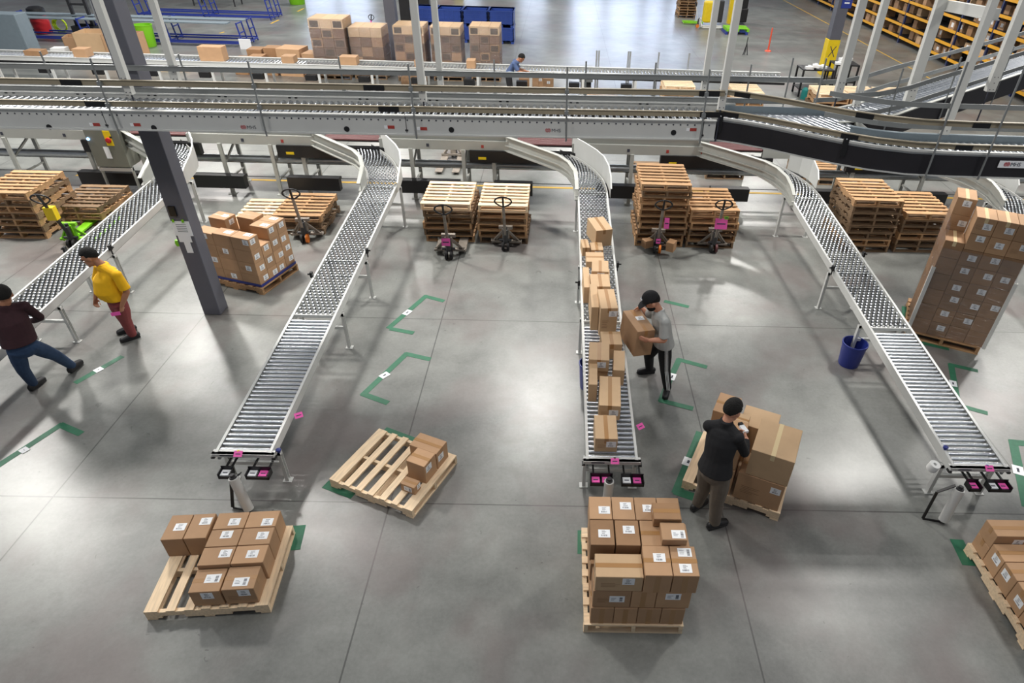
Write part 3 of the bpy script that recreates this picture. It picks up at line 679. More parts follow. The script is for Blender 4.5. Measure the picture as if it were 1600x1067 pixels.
MB().box(-.36, .05, -.74, -.32, .1, 0).build('stand_leg', 'frame', t2); MB().box(.34, .05, -.74, .38, .1, 0).build('stand_leg', 'frame', t2); MB().box(-.36, .02, -.1, .38, .1, -.02).build('stand_rail', 'frame_lt', t2)

# ---------------------------------------------------------------- high conveyor hung from the roof
UY, UZ = 8.56, 3.705                        # outer face of the near rail, top of the rollers
def words(txt, size, m_, parent, loc, rot, name='lettering'):
    c = bpy.data.curves.new(name, 'FONT'); c.body = txt; c.size = size; c.extrude = .001
    q = bpy.data.objects.new(name, c); me = bpy.data.meshes.new_from_object(q); bpy.data.objects.remove(q); me.materials.clear(); me.materials.append(M[m_])
    o = put(me, name, parent, loc); o.rotation_euler = rot; return o
def logo(parent, x, y, z, hgt, m_ink='ink'):
    s = MB(); n = 24
    for dx, a0 in ((0, .25), (.46, .75)):
        for r0, r1 in ((.40, .50), (.18, .28)):
            for i in range(n*3//4):
                q = [2*PI*(a0+(i+k_)/n) for k_ in (0, 1)]
                pts = [(dx*hgt+rr*hgt*math.cos(an), -.001, rr*hgt*math.sin(an)) for an, rr in ((q[0], r0), (q[1], r0), (q[1], r1), (q[0], r1))]
                s.add(pts+[(x_, .001, z_) for x_, y_, z_ in pts], [(0, 1, 2, 3), (7, 6, 5, 4), (0, 4, 5, 1), (1, 5, 6, 2), (2, 6, 7, 3), (3, 7, 4, 0)])
    s.build('emblem', 'logo_red', parent, (x+hgt*.3, y-.002, z+hgt*.5))
    words('MHS', hgt*1.25, m_ink, parent, (x+hgt*1.4, y-.001, z+hgt*.06), (PI/2, 0, 0), 'logo_lettering')
t = empty('roller_conveyor', (0, UY, UZ), 0, 'long pale roller conveyor hung high across the picture, with MHS lettering', 'conveyor')
HC = t
def U(mb, name, m_, smooth=False): return mb.build(name, m_, t, smooth, (0, -UY, -UZ))
XA, XB = -9.6, 2.05
s = MB()
s.box(XA, UY, 3.49, XB, UY+.012, 3.735); s.box(XA, UY-.03, 3.722, XB, UY+.03, 3.735); s.box(XA, UY-.03, 3.475, XB, UY+.05, 3.492)
near = U(s, 'side_rail', 'frame_lt')
far = U(MB().box(XA, UY+.72, 3.5, XB+.4, UY+.732, 3.755).box(XA, UY+.70, 3.745, XB+.4, UY+.76, 3.757), 'side_rail', 'frame_lt')
s = MB()
x = XA
while x < XB-.05: s.tube((x, UY-.003, 3.665), (x, UY+.002, 3.665), .011, 8); x += .094
U(s, 'hole_dots', 'ink')  # dark discs laid on the face for the row of rail holes
s = MB()
for px, py in ((73, 190), (238, 193), (541, 198), (705, 201), (1052, 209)):
    p = onY(px, py, UY); s.tube((p.x, UY-.004, p.z), (p.x, UY+.001, p.z), .036, 20)
U(s, 'access_hole', 'black')
s = MB()
for px, py in ((147, 187), (211, 188), (610, 196), (661, 199), (1082, 205)):
    p = onY(px, py, UY); s = MB(); s.box(p.x-.04, UY-.003, p.z-.018, p.x+.05, UY+.001, p.z+.022, 0); s.box(p.x-.085, UY-.003, p.z-.018, p.x-.04, UY+.001, p.z+.022, 1); U(s, 'warning_sticker', ['red', 'label'])
for px, py in ((163, 186), (634, 192), (1098, 204)):
    p = onY(px, py, UY); U(MB().box(p.x-.004, UY-.002, 3.50, p.x+.004, UY+.001, 3.75).box(p.x-.02, UY-.003, 3.52, p.x+.02, UY+.001, 3.545), 'rail_joint', 'darksteel')
for px, py in ((376, 195), (853, 205)):
    p = onY(px, py, UY); logo(near, p.x, UY, p.z-.01, .05)
s = MB()                                   # slots in the far side frame
for px in (10, 22, 122, 133, 200, 233, 243, 343, 353, 453, 463, 563, 574, 672, 683, 782, 793, 892, 902, 1000, 1011, 1076): 
    p = onY(px, 146+px*.02, UY+.72); s.box(p.x-.018, UY+.715, 3.722, p.x+.018, UY+.7201, 3.737)
    U(s, 'frame_slot', 'black'); s = MB()
rm = roller_mesh(.66, .028); rest = MB(); k = 0; x = XB-.05
while x > XA:
    if k < 100: put(rm, 'roller', t, (x, .366, .0)); k += 1
    else: rest.tube((x, UY+.036, UZ-.028), (x, UY+.696, UZ-.028), .028, 14)
    x -= .094
for o in t.children:
    if o.name.startswith('roller'): o.rotation_euler = (0, 0, PI/2)
tag(U(rest, 'roller_row', 'roller', True), kind='stuff')
U(MB().box(XA, UY+.03, 3.52, XB, UY+.70, 3.60), 'gap_shade_pan', 'black')  # black sheet added below so the gaps between rollers look shaded
for (yy, zz, m_, x1) in ((UY-.02, 3.80, 'beige', 2.0), (UY-.02, 4.06, 'beige', 2.1), (UY+.76, 3.775, 'greyrail', 3.3), (UY+.76, 4.06, 'greyrail', 3.6)):
    s = MB(); sg = 1 if m_ == 'beige' else -1
    s.box(XA, yy, zz-.025, x1, yy+.012, zz+.04); s.box(XA, yy-.01, zz+.036, x1, yy+.03, zz+.044)
    g = U(s, 'guard_rail', m_)
    if m_ == 'beige':
        for xx in ((-6.15, -2.35, 1.9) if zz > 4 else (-5.95, -2.2, 1.95)): MB().box(xx-.13, yy-.012, zz-.027, xx+.13, yy-.001, zz+.042).build('rail_sleeve', 'black', g)
def rod(px, top_z, yy=UY-.045, z0=3.44, txt=''):
    s = MB(); s.tube((0, 0, z0), (0, 0, top_z), .012, 8)
    for z in (3.80, 4.06): s.box(-.025, -.02, z-.02, .025, .03, z+.03)
    s.build('guard_post', 'greyrail', t, (px, yy-UY, -UZ))
for x in (-7.75, -5.78, -3.85, -1.88, .09, 1.86): rod(x, 4.36)
for x in (-7.0, -5.15, -3.0, -.9, .35, 1.3, 2.6): rod(x, 4.25, UY+.81, 3.55)

def hanger(x, y, z0, n_txt, wd=.086, grp='white hanger posts'):
    s = MB(); s.box(-wd/2, -.05, 0, wd/2, -.044, LZ-z0+.3); s.box(-wd/2, -.044, 0, -wd/2+.006, .03, LZ-z0+.3); s.box(wd/2-.006, -.044, 0, wd/2, .03, LZ-z0+.3)
    o = s.build('hanger_post', 'white', None, (x, y, z0)); tag(o, n_txt, 'post', grp)
    b = MB()
    for i, j in ((-.025, .03), (.025, .03), (0, .12), (-.025, .2), (.025, .2)): b.tube((i, -.053, j), (i, -.049, j), .007, 8)
    b.tube((0, 0, 3.46-z0), (0, 0, 0), .011, 8); b.build('bolt', 'ink', o); return o
hanger(-5.5, 8.62, 3.86, 'white steel hanger post in front of the dark column, near side')
hanger(-1.76, 8.62, 3.88, 'white steel hanger post on the near side, left of centre')
hanger(2.09, 8.62, 3.88, 'white steel hanger post on the near side where the black conveyor starts')
hanger(4.86, 8.2, 3.70, 'white steel hanger post rising from the black-skirted conveyor at the right')
hanger(-5.3, 9.42, 3.84, 'white steel hanger post right of the dark column, far side', .085)
hanger(-1.66, 9.42, 3.84, 'white steel far-side hanger post just right of the near one left of centre', .075)
hanger(2.0, 9.42, 3.84, 'white steel hanger post on the far side behind the start of the black conveyor', .075)
hanger(3.84, 9.3, 3.9, 'white steel hanger post just right of the yellow-footed column', .10)
hanger(4.2, 9.45, 3.75, 'slim white steel hanger post between the two wide ones at the right', .085)
hanger(4.95, 9.5, 3.78, 'wide white steel hanger post under the white cross beam', .13)
hanger(6.3, 9.9, 3.9, 'white steel hanger post nearest the right edge, behind the curved guard rail', .13)
pa = onY(1482, 8, 9.5); pb = onY(1556, 22, 8.25)
s = MB(); s.bar(pa, pb, .09, .11); s.bar(pa+Vector((0, 0, -.06)), pb+Vector((0, 0, -.06)), .13, .01)
tag(s.build('cross_beam', 'white'), 'white steel beam bolted between two hanger posts at the upper right', 'beam')

HC.rotation_euler = (0, -.0105, 0)
# ---- black skirted conveyor curving towards the right
def offset(path, d):
    out = []
    for i, p in enumerate(path):
        a = Vector(path[max(0, i-1)]); b = Vector(path[min(len(path)-1, i+1)]); v = (b-a).normalized(); out.append((p[0]-v.y*d, p[1]+v.x*d))
    return out
def resample(path, st):
    out = []; acc = 0
    for a, b in zip(path, path[1:]):
        a = Vector(a); b = Vector(b); L_ = (b-a).length
        while acc < L_:
            out.append((a+(b-a)*acc/L_, (b-a).normalized())); acc += st
        acc -= L_
    return out
JP = [(2.06, 8.70), (2.4, 8.56), (2.75, 8.36), (3.1, 8.11), (3.45, 7.88), (3.8, 7.70), (4.2, 7.58), (4.7, 7.545), (5.5, 7.54), (8.0, 7.54)]
t = empty('curved_conveyor', (JP[0][0], JP[0][1], UZ), 0, 'black-skirted roller conveyor bending in from the main line to the right edge', 'conveyor')
def J(mb, name, m_, smooth=False): return mb.build(name, m_, t, smooth, (-JP[0][0], -JP[0][1], -UZ))
s = MB(); s.ribbon([(x, y, 3.52) for x, y in JP], [(x, y, 3.765) for x, y in JP], .012); J(s, 'side_rail', 'frame_lt')
o2 = offset(JP, -.012)
s = MB(); s.ribbon([(x, y, 3.475) for x, y in o2], [(x, y, 3.71) for x, y in o2], .01); sk = J(s, 'black_skirt', 'skirt')
s = MB(); o3 = offset(JP, -.02); s.ribbon([(x, y, 3.46) for x, y in o3], [(x, y, 3.475) for x, y in o3], .03); s.ribbon([(x, y, 3.742) for x, y in o3], [(x, y, 3.768) for x, y in o3], .03); J(s, 'trim_strip', 'frame_lt')
inn = offset(JP, .60)
inn2 = [p for p in inn if p[0] > 3.55]
s = MB(); s.ribbon([(x, y, 3.50) for x, y in inn2], [(x, y, 3.765) for x, y in inn2], .012); s.ribbon([(x, y+.03, 3.755) for x, y in inn2], [(x, y+.03, 3.768) for x, y in inn2], .07); J(s, 'side_rail', 'steel_blue')
mid_ = offset(JP, .30)
for (p, d) in resample(mid_, .094)[:70]:
    o = put(roller_mesh(.54, .028), 'roller', t, (p.x-JP[0][0], p.y-JP[0][1], 0)); o.rotation_euler = (0, 0, math.atan2(d.y, d.x)+PI/2)
J(MB().ribbon([(x, y, 3.5) for x, y in mid_], [(x, y, 3.53) for x, y in mid_], .5), 'gap_shade_pan', 'darksteel')  # added dark sheet, gives the roller gaps their shade
for zz in (3.82, 4.08):
    s = MB(); o4 = offset(JP, -.035); s.ribbon([(x, y, zz-.025) for x, y in o4], [(x, y, zz+.035) for x, y in o4], .012); s.ribbon([(x, y, zz+.03) for x, y in o4], [(x, y, zz+.04) for x, y in o4], .04)
    g = J(s, 'guard_rail', 'beige')
    rs = resample(offset(JP, -.045), .1)
    for i0 in ((1, 16, 29) if zz < 4 else (2, 17, 30)):
        s = MB()
        for i in range(i0, i0+2): s.bar((rs[i][0].x, rs[i][0].y, zz+.005), (rs[i+1][0].x, rs[i+1][0].y, zz+.005), .008, .07)
        s.build('rail_sleeve', 'black', g)
for zz in (3.84, 4.1):
    s = MB(); o4 = offset(JP, .66); o4 = [p for p in o4 if p[0] > 3.3]; s.ribbon([(x, y, zz-.025) for x, y in o4], [(x, y, zz+.035) for x, y in o4], .012); J(s, 'guard_rail', 'greyrail')
for x, y in ((4.42, 7.5), (5.05, 7.48), (6.6, 7.5)):
    s = MB(); s.tube((x, y, 3.45), (x, y, 4.75), .012, 8); J(s, 'guard_post', 'greyrail')
for x, y in ((2.1, 8.66), (3.47, 7.84)):
    s = MB(); s.box(x-.02, y-.035, 3.58, x+.05, y-.015, 3.83, 0); s.tube((x+.012, y-.04, 3.79), (x+.012, y-.03, 3.79), .007, 8, 1); J(s, 'splice_plate', ['black', 'label'])
p = onY(1566, 257, 7.52)
b = J(MB().box(p.x-.05, 7.508, p.z-.035, p.x+.6, 7.513, p.z+.05), 'logo_plate', 'label'); logo(b, p.x+.02, 7.507, p.z-.015, .05)
# ---- angled diverge bed where the main line splits
t = empty('diverge_conveyor', (2.2, 8.9, UZ), 0, 'roller bed with slanted rollers where the high conveyor splits in two', 'conveyor')
def Dv(mb, name, m_, smooth=False): return mb.build(name, m_, t, smooth, (-2.2, -8.9, -UZ))
for i in range(17):
    x = 2.28+.088*i; 
    xe = x+.36; ye = max(8.32, 8.92-.62*min(1, (i+3)/12))
    s = MB(); s.tube((x, 9.16, UZ-.028), (xe, ye+.03, UZ-.028), .026, 14); Dv(s, 'roller', 'roller', True)
Dv(MB().box(2.2, 9.17, 3.5, 4.0, 9.18, 3.78), 'side_rail', 'steel_blue')
Dv(MB().box(3.72, 8.45, 3.5, 4.05, 9.15, 3.55).box(3.98, 8.45, 3.55, 4.0, 9.15, 3.74), 'end_plate', 'frame')
# ---- branch climbing away to the upper right
BP = [(3.75, 8.78), (4.2, 8.9), (4.7, 9.18), (5.3, 9.62), (6.0, 10.1), (7.6, 11.25), (9.2, 12.4)]
bz = [3.70, 3.70, 3.72, 3.76, 3.8, 3.88, 3.96]
t = empty('branch_conveyor', (BP[0][0], BP[0][1], 3.7), 0, 'roller conveyor branch with dark blue skirt leading away to the upper right corner', 'conveyor')
def Bv(mb, name, m_, smooth=False): return mb.build(name, m_, t, smooth, (-BP[0][0], -BP[0][1], -3.7))
for off, m_ in ((0, 'skirt'), (.62, 'frame')):
    o4 = offset(BP, off); s = MB(); s.ribbon([(x, y, z-.3) for (x, y), z in zip(o4, bz)], [(x, y, z+.01) for (x, y), z in zip(o4, bz)], .012); Bv(s, 'side_rail', m_)
    s = MB(); s.ribbon([(x, y, z) for (x, y), z in zip(o4, bz)], [(x, y, z+.015) for (x, y), z in zip(o4, bz)], .05); Bv(s, 'rail_cap', 'frame')
    for zz in (.09, .33):
        s = MB(); oo = offset(BP, off+(-.03 if off == 0 else .04)); s.ribbon([(x, y, z+zz) for (x, y), z in zip(oo, bz)], [(x, y, z+zz+.06) for (x, y), z in zip(oo, bz)], .014); Bv(s, 'guard_rail', 'greyrail')
mid_ = offset(BP, .31)
for (p, d) in resample(mid_, .094)[:70]:
    f_ = min(1, (p.x-3.75)/5.4); z = 3.70+.26*f_
    o = put(roller_mesh(.55, .028), 'roller', t, (p.x-BP[0][0], p.y-BP[0][1], z-3.7)); o.rotation_euler = (0, 0, math.atan2(d.y, d.x)+PI/2)
for (x, y) in ((4.5, 9.05), (5.7, 9.9), (7.0, 10.85)):
    Bv(MB().tube((x, y-.03, 3.45), (x, y-.03, 4.35), .012, 8), 'guard_post', 'greyrail')
for (x, y) in ((3.1, 9.24), (3.55, 9.26)): Bv(MB().tube((x, y, 3.5), (x, y, 4.4), .012, 8), 'guard_post', 'greyrail')

# ---------------------------------------------------------------- columns
def column(x, y, wd, label, foot=None, rz=0):
    t = empty('steel_column', (x, y, 0), rz, label, 'column')
    bevel(MB().box(0, 0, 0 if not foot else foot, wd, wd, LZ+.3).build('shaft', 'colgrey', t), .012)
    if foot: bevel(MB().box(-.015, -.015, 0, wd+.015, wd+.015, foot).build('yellow_sleeve', 'yellow', t), .01)
    return t
column(-6.08, 9.37, .29, 'dark grey square steel column standing left of centre in the foreground')
column(-7.0, 28.4, .42, 'dark grey steel column behind the wrapped pallet loads')
c = column(10.9, 28.6, .44, 'grey steel column with a yellow foot marked X', 1.35)
s = MB(); s.bar((.10, -.02, .72), (.34, -.02, 1.12), .004, .03); s.bar((.34, -.02, .72), (.10, -.02, 1.12), .004, .03); s.build('x_mark', 'ink', c)
s = MB(); s.box(.12, -.03, 2.5, .52, -.015, 3.2); b = s.build('blue_sign', 'bluesteel', c)
for i, wtxt in enumerate(('Safety', 'Zone', 'Ahead')): 
    pass
s = MB()
for i in range(3): s.box(.22, -.033, 2.66+.13*i, .42, -.0305, 2.71+.13*i)
s.build('sign_lines', 'label', b)
# papers on the foreground column (front face y = 9.37)
t = empty('paper_notices', (-5.93, 9.365, 1.75), 0, 'white paper sheets held by green clips on the front of the foreground column', 'notice')
MB().box(-.14, -.004, -.25, .14, 0, .0).build('large_sheet', 'label', t); MB().box(-.11, -.006, -.36, .09, -.002, -.24).build('small_sheet', 'label', t); MB().box(-.05, -.005, -.55, .05, -.001, -.35).build('strip_sheet', 'label', t)
MB().box(-.11, -.02, -.015, -.08, -.004, .03).build('green_clip', 'lime', t); MB().box(.04, -.02, -.015, .07, -.004, .03).build('green_clip', 'lime', t)
s = MB()
for i in range(5): s.box(-.08, -.005, -.06-.03*i, .08, -.0041, -.052-.03*i)
s.build('printed_lines', 'ink', t)
tag(MB().box(-.05, -.03, 0, .05, 0, .16).build('wall_switch', 'black', None, (-5.98, 9.37, 1.84)), 'small black box fixed above the papers on the foreground column', 'box')
tag(MB().lathe([(0, 0), (.035, .0), (.045, .05), (.03, .1), (0, .11)], 12).build('green_glove', 'lime', None, True, (-6.11, 9.41, 1.3)), 'bright green tag hanging at the left edge of the foreground column', 'tag')

# ---------------------------------------------------------------- pallet jacks
def jack(x, y, rz, label, m_='grimy', wheel='rubber', handle='black', lean=.18, forkdir=1):
    t = empty('pallet_jack', (x, y, 0), rz, label, 'pallet jack'); t.scale = (1.16, 1.05, 1.06)
    for sx in (-1, 1):
        s = MB(); s.box(sx*.19-.08, .12, .055, sx*.19+.08, 1.25, .075); s.box(sx*.19-.08, .12, .035, sx*.19-.07, 1.25, .06); s.box(sx*.19+.07, .12, .035, sx*.19+.08, 1.25, .06)
        s.box(sx*.19-.08, .08, .075, sx*.19+.08, .14, .13)
        f = s.build('fork', m_, t); bevel(f, .006, 1)
        s = MB(); s.tube((sx*.19-.04, 1.1, .038), (sx*.19+.04, 1.1, .038), .037, 14); s.build('load_wheel', 'rubber', t, True)
        s = MB(); s.bar((0, -.02, .46), (sx*.25, .10, .10), .045, .02); s.bar((0, -.02, .43), (sx*.22, .12, .1), .02, .05); s.build('side_strut', m_, t)
        s = MB(); s.tube((sx*.045-.025*0-.02, -.09, .09), (sx*.045+.02, -.09, .09), .088, 20); s.tube((sx*.045-.022, -.09, .09), (sx*.045+.022, -.09, .09), .04, 12)
        s.build('steer_wheel', wheel if sx > 0 else 'rubber', t, True)
    s = MB(); s.box(-.27, .05, .09, .27, .13, .13); s.box(-.06, -.04, .12, .06, .08, .42); s.box(-.12, .0, .40, .12, .07, .46); s.build('head_frame', m_, t)
    s = MB(); s.tube((0, -.07, .16), (0, -.07, .42), .045, 14); s.tube((0, -.03, .3), (0, -.03, .47), .03, 12); s.tube((-.11, -.06, .2), (.11, -.06, .2), .025, 10); s.build('pump', 'darksteel', t, True)
    a = Vector((0, -.09, .30)); b = Vector((0, -.09-lean, .98))
    s = MB(); s.bar(a, b, .045, .03, upv=(0, 1, 0)); h_ = s.build('tiller', m_ if m_ != 'lime' else 'black', t)
    s = MB(); d = (b-a).normalized(); n = 16; pts = []
    for i in range(n+1):
        an = PI*1.5*0 + 2*PI*i/n; rx = .145*math.sin(an); rz_ = .11-.11*math.cos(an)
        if rz_ < .1: rx *= .6+.4*rz_/.1
        pts.append(b+Vector((rx, 0, 0))+d*rz_)
    s.path(pts, .014, 8); s.bar(b, b+d*.22, .03, .03, upv=(0, 1, 0)); s.box(-.012, b.y-.05, b.z+.08, .012, b.y-.03, b.z+.2); s.build('handle_loop', handle, h_, True)
    return t
jack(-2.17, 11.72, .02, 'grimy pallet jack with a pink card, under the stack right of the second spur')
jack(-1.06, 12.16, -.02, 'grimy pallet jack in front of the stack left of the loaded conveyor')
jack(-5.25, 12.28, .12, 'pallet jack with an orange wheel, at the stack left of the second spur', wheel='orange')
jack(2.1, 12.2, -.05, 'pallet jack with an orange wheel, pink paper and scraps, at the tallest pallet stack', wheel='orange')
jack(3.3, 12.3, -.03, 'pallet jack with pink signs on its tiller, at the stack beside the tallest one', wheel='maroon')
g = jack(-9.72, 11.80, .08, 'lime green and yellow pallet jack at the far left, forks under the low stack', 'lime', 'rubber', 'black', .24)
q = MB().box(-.075, -.32, .66, .075, -.20, .90).build('yellow_console', 'yellow', g)
pj = at(698, 274, 0); jack(pj.x, pj.y+1.35, PI, 'pallet jack standing behind the sorter line with its fork tips towards the camera')
def card(x, y, z, wd, ht, txt, m_='pink', tilt=.2):
    o = MB().box(-wd/2, 0, -ht/2, wd/2, .004, ht/2).build('pink_card', m_, None, (x, y, z)); o.rotation_euler = (-tilt, 0, 0)
    MB().box(-wd*.35, -.001, -.01, wd*.35, 0, .012).build('print', 'ink', o)
    return tag(o, txt, 'sign')
card(-2.19, 11.52, .42, .17, .15, 'pink card in front of the pump of the pallet jack right of the second spur')
card(3.32, 12.04, .72, .25, .22, 'bright pink sign hanging on the tiller of the jack at the right'); card(3.4, 12.02, .86, .08, .06, 'small green tag on the tiller of the jack at the right', 'lime')
card(2.2, 11.95, .74, .10, .22, 'pink paper strip tucked in the tiller of the orange-wheeled jack'); card(2.08, 11.98, .33, .09, .1, 'pink scrap on the pump of the orange-wheeled jack')
carton(1.83, 12.0, .14, .2, .16, .16, .5, 'torn brown carton lying on the left of the orange-wheeled jack', None, 'card_dk', None, '')
carton(2.24, 11.93, .14, .16, .2, .2, -.5, 'torn brown carton lying on the right of the orange-wheeled jack', None, 'card_dk', None, '')

# ---------------------------------------------------------------- floor tape
def strips(label, pts_list, lab=None, wd=.095, m_='green_tape', cat='floor tape', name='floor_tape'):
    s = MB(); k = 0
    for seg_ in pts_list:
        for (a, b) in zip(seg_, seg_[1:]):
            a = at(*a); b = at(*b); d = (b-a).normalized(); a2 = a-d*wd*.3; b2 = b+d*wd*.3; k += 1
            s.bar(a2+Vector((0, 0, .001+.0006*k)), b2+Vector((0, 0, .001+.0006*k)), wd, .002)
    o = s.build(name, m_); tag(o, label, cat)
    if lab:
        p = at(*lab[0]); q = at(*lab[1]); d = (q-p).normalized()
        b = MB(); b.bar(p+Vector((0, 0, .006)), q+Vector((0, 0, .006)), wd*1.15, .002, 0); b.bar(p+d*.05+Vector((0, 0, .0075)), q-d*.05+Vector((0, 0, .0075)), wd*.25, .001, 1); b.build('floor_label', ['label', 'ink'], o)
    return o
strips('green tape bracket on the floor, upper one right of the second spur', [[(692, 470), (665, 463), (608, 512)], [(612, 514), (644, 520)]], ((641, 485), (632, 492)))
strips('green tape bracket on the floor above the askew pallet', [[(670, 561), (635, 553), (568, 616), (604, 629)]], ((607, 583), (595, 590)))
strips('green tape bracket at the left edge of the floor', [[(125, 677), (95, 664), (-30, 745)]], ((44, 700), (32, 707)))
strips('single green tape line near the shoe of the man in maroon', [[(189, 558), (120, 597)]], ((160, 575), (148, 581)))
strips('short green tape strip behind the man in the grey tee', [[(1074, 479), (1040, 471)]])
strips('green tape bracket at the feet of the man in the grey tee', [[(1102, 573), (1061, 562), (1047, 592), (1033, 626), (1080, 638)]], ((1052, 584), (1048, 594)))
strips('green tape bracket beneath the pallet of the man in black', [[(1094, 678), (1058, 768), (1088, 778)]], ((1078, 716), (1073, 728)), .13)
strips('green tape bracket on the floor right of the conveyor right of centre', [[(1525, 579), (1486, 570), (1497, 633), (1540, 645)]], ((1488, 595), (1490, 604)))
strips('green tape bracket cut by the right edge of the picture', [[(1640, 697), (1583, 691), (1604, 790)]], ((1589, 728), (1592, 742)), .12)
strips('short green tape strip left of the full centre pallet', [[(909, 832), (909, 862)]], None, .1)
strips('short green tape strip right of the lower left pallet', [[(466, 826), (459, 854)]], None, .16)
strips('green tape strip at the left corner of the tall wrapped load', [[(1413, 480), (1414, 505), (1420, 531), (1480, 545)]], None, .09)
strips('green tape strip at the far left corner of the lower right pallet', [[(1497, 848), (1512, 878)]], None, .16)
strips('green tape strip under the near left corner of the askew pallet', [[(512, 758), (549, 772)]], None, .13)
strips('green tape strip behind the far edge of the askew pallet', [[(604, 671), (650, 688)]], None, .08)
s = MB(); s.box(-12, 15.48, .001, 12, 15.58, .004); tag(s.build('floor_tape', 'yel_tape'), 'yellow tape line on the floor under the sorter line', 'floor tape')
s = MB(); s.box(15.47, 24, .001, 15.53, 58, .004); tag(s.build('floor_tape', 'yel_tape'), 'thin yellow line on the floor in front of the tall rack', 'floor tape')
s = MB()
for a, b in (((423, 37), (436, 31)), ((465, 18), (475, 13)), ((343, 52), (350, 50))): s.bar(at(*a)+Vector((0, 0, .003)), at(*b)+Vector((0, 0, .003)), .1, .002)
tag(s.build('floor_tape', 'yel_tape'), 'broken yellow dashes on the floor right of the blue carts', 'floor tape')

# ---------------------------------------------------------------- people
def V(*a): return Vector(a if len(a) == 3 else a[0])
def ring_loft(s, rings, n=14, mi=0, round_ends=True):
    """rings: list of (centre, halfwidth vector, halfdepth vector)"""
    rr = list(rings)
    if round_ends:
        (c0, a0, b0), (c1, a1, b1) = rr[0], rr[1]; d = (c0-c1).normalized(); m = min(a0.length, b0.length)
        rr = [(c0+d*m*.8, a0*.35, b0*.35), (c0+d*m*.5, a0*.75, b0*.75)]+rr
        (c0, a0, b0), (c1, a1, b1) = rr[-1], rr[-2]; d = (c0-c1).normalized(); m = min(a0.length, b0.length)
        rr = rr+[(c0+d*m*.5, a0*.75, b0*.75), (c0+d*m*.8, a0*.35, b0*.35)]
    vs = []
    for c, a, b in rr: vs += [c+a*math.cos(2*PI*i/n)+b*math.sin(2*PI*i/n) for i in range(n)]
    fs = []
    for k in range(len(rr)-1): fs += [(k*n+i, k*n+(i+1) % n, (k+1)*n+(i+1) % n, (k+1)*n+i) for i in range(n)]
    fs += [tuple(range(n-1, -1, -1)), tuple(range((len(rr)-1)*n, len(rr)*n))]
    return s.add(vs, fs, mi)
def chain(s, pts, rad, n=12, ends=True, flat=1.0, side=None):
    """round limb through points with radii"""
    rings = []; 
    for i, p in enumerate(pts):
        a = pts[max(0, i-1)]; b = pts[min(len(pts)-1, i+1)]; d = (b-a).normalized(); u = side if side is not None else (V(0, 0, 1) if abs(d.z) < .8 else V(0, 1, 0))
        p1 = d.cross(u).normalized(); p2 = p1.cross(d).normalized(); rings.append((p, p1*rad[i], p2*rad[i]*flat))
    return ring_loft(s, rings, n, 0, ends)
def ellipsoid(s, c, ax, n=16, m=10, fn=None):
    """ax = three axis vectors"""
    vs = []; 
    for j in range(1, m):
        t_ = PI*j/m
        for i in range(n):
            a = 2*PI*i/n; l = V(math.sin(t_)*math.cos(a), math.sin(t_)*math.sin(a), math.cos(t_)); k = fn(l) if fn else 1
            vs.append(c+(ax[0]*l.x+ax[1]*l.y+ax[2]*l.z)*k)
    vs += [c+ax[2]*(fn(V(0, 0, 1)) if fn else 1), c-ax[2]*(fn(V(0, 0, -1)) if fn else 1)]
    fs = []
    for j in range(m-2): fs += [(j*n+i, (j+1)*n+i, (j+1)*n+(i+1) % n, j*n+(i+1) % n) for i in range(n)]
    T_ = len(vs)-2; fs += [(T_, i, (i+1) % n) for i in range(n)]+[(T_+1, (m-2)*n+(i+1) % n, (m-2)*n+i) for i in range(n)]
    return s.add(vs, fs)
def fuse(o, vox=.009, it=4):
    r = o.modifiers.new('one_surface', 'REMESH'); r.mode = 'VOXEL'; r.voxel_size = vox; r.use_smooth_shade = True
    sm = o.modifiers.new('soften', 'SMOOTH'); sm.iterations = it; sm.factor = .5; return o
def hand(s, wr, d, palm, curl=.5, sg=1, k=1.0):
    """wr wrist, d pointing direction, palm = palm normal, sg = thumb side"""
    d = d.normalized(); palm = (palm-d*palm.dot(d)).normalized(); sd = d.cross(palm).normalized()*sg
    c = wr+d*.045*k; ring_loft(s, [(wr, sd*.025, palm*.02), (wr+d*.03*k, sd*.036, palm*.017), (wr+d*.085*k, sd*.04, palm*.014)], 12)
    for i, (off, L_) in enumerate(((.031, .068), (.011, .078), (-.010, .072), (-.030, .056))):
        p = wr+d*.085*k+sd*off; q = [p]; dd = d.copy(); ax = sd
        for st in (.42, .33, .25):
            ang = curl*(.55+.5*len(q)); v = (d*math.cos(ang*.9)+palm*math.sin(ang*.9)).normalized(); q.append(q[-1]+v*L_*st*k)
        chain(s, q, [.0105, .0100, .0092, .0080], 8)
    p = wr+d*.03*k+sd*.028; q = [p, p+(sd*.8+d*.6+palm*.25).normalized()*.032*k, p+(sd*.55+d*1.0+palm*.5).normalized()*.062*k, p+(sd*.35+d*1.1+palm*.8).normalized()*.085*k]
    chain(s, q, [.014, .012, .0105, .0085], 8)
def head_frame(face, tilt_up=V(0, 0, 1)):
    f = face.normalized(); r = f.cross(tilt_up).normalized(); u = r.cross(f).normalized(); return r, f, u
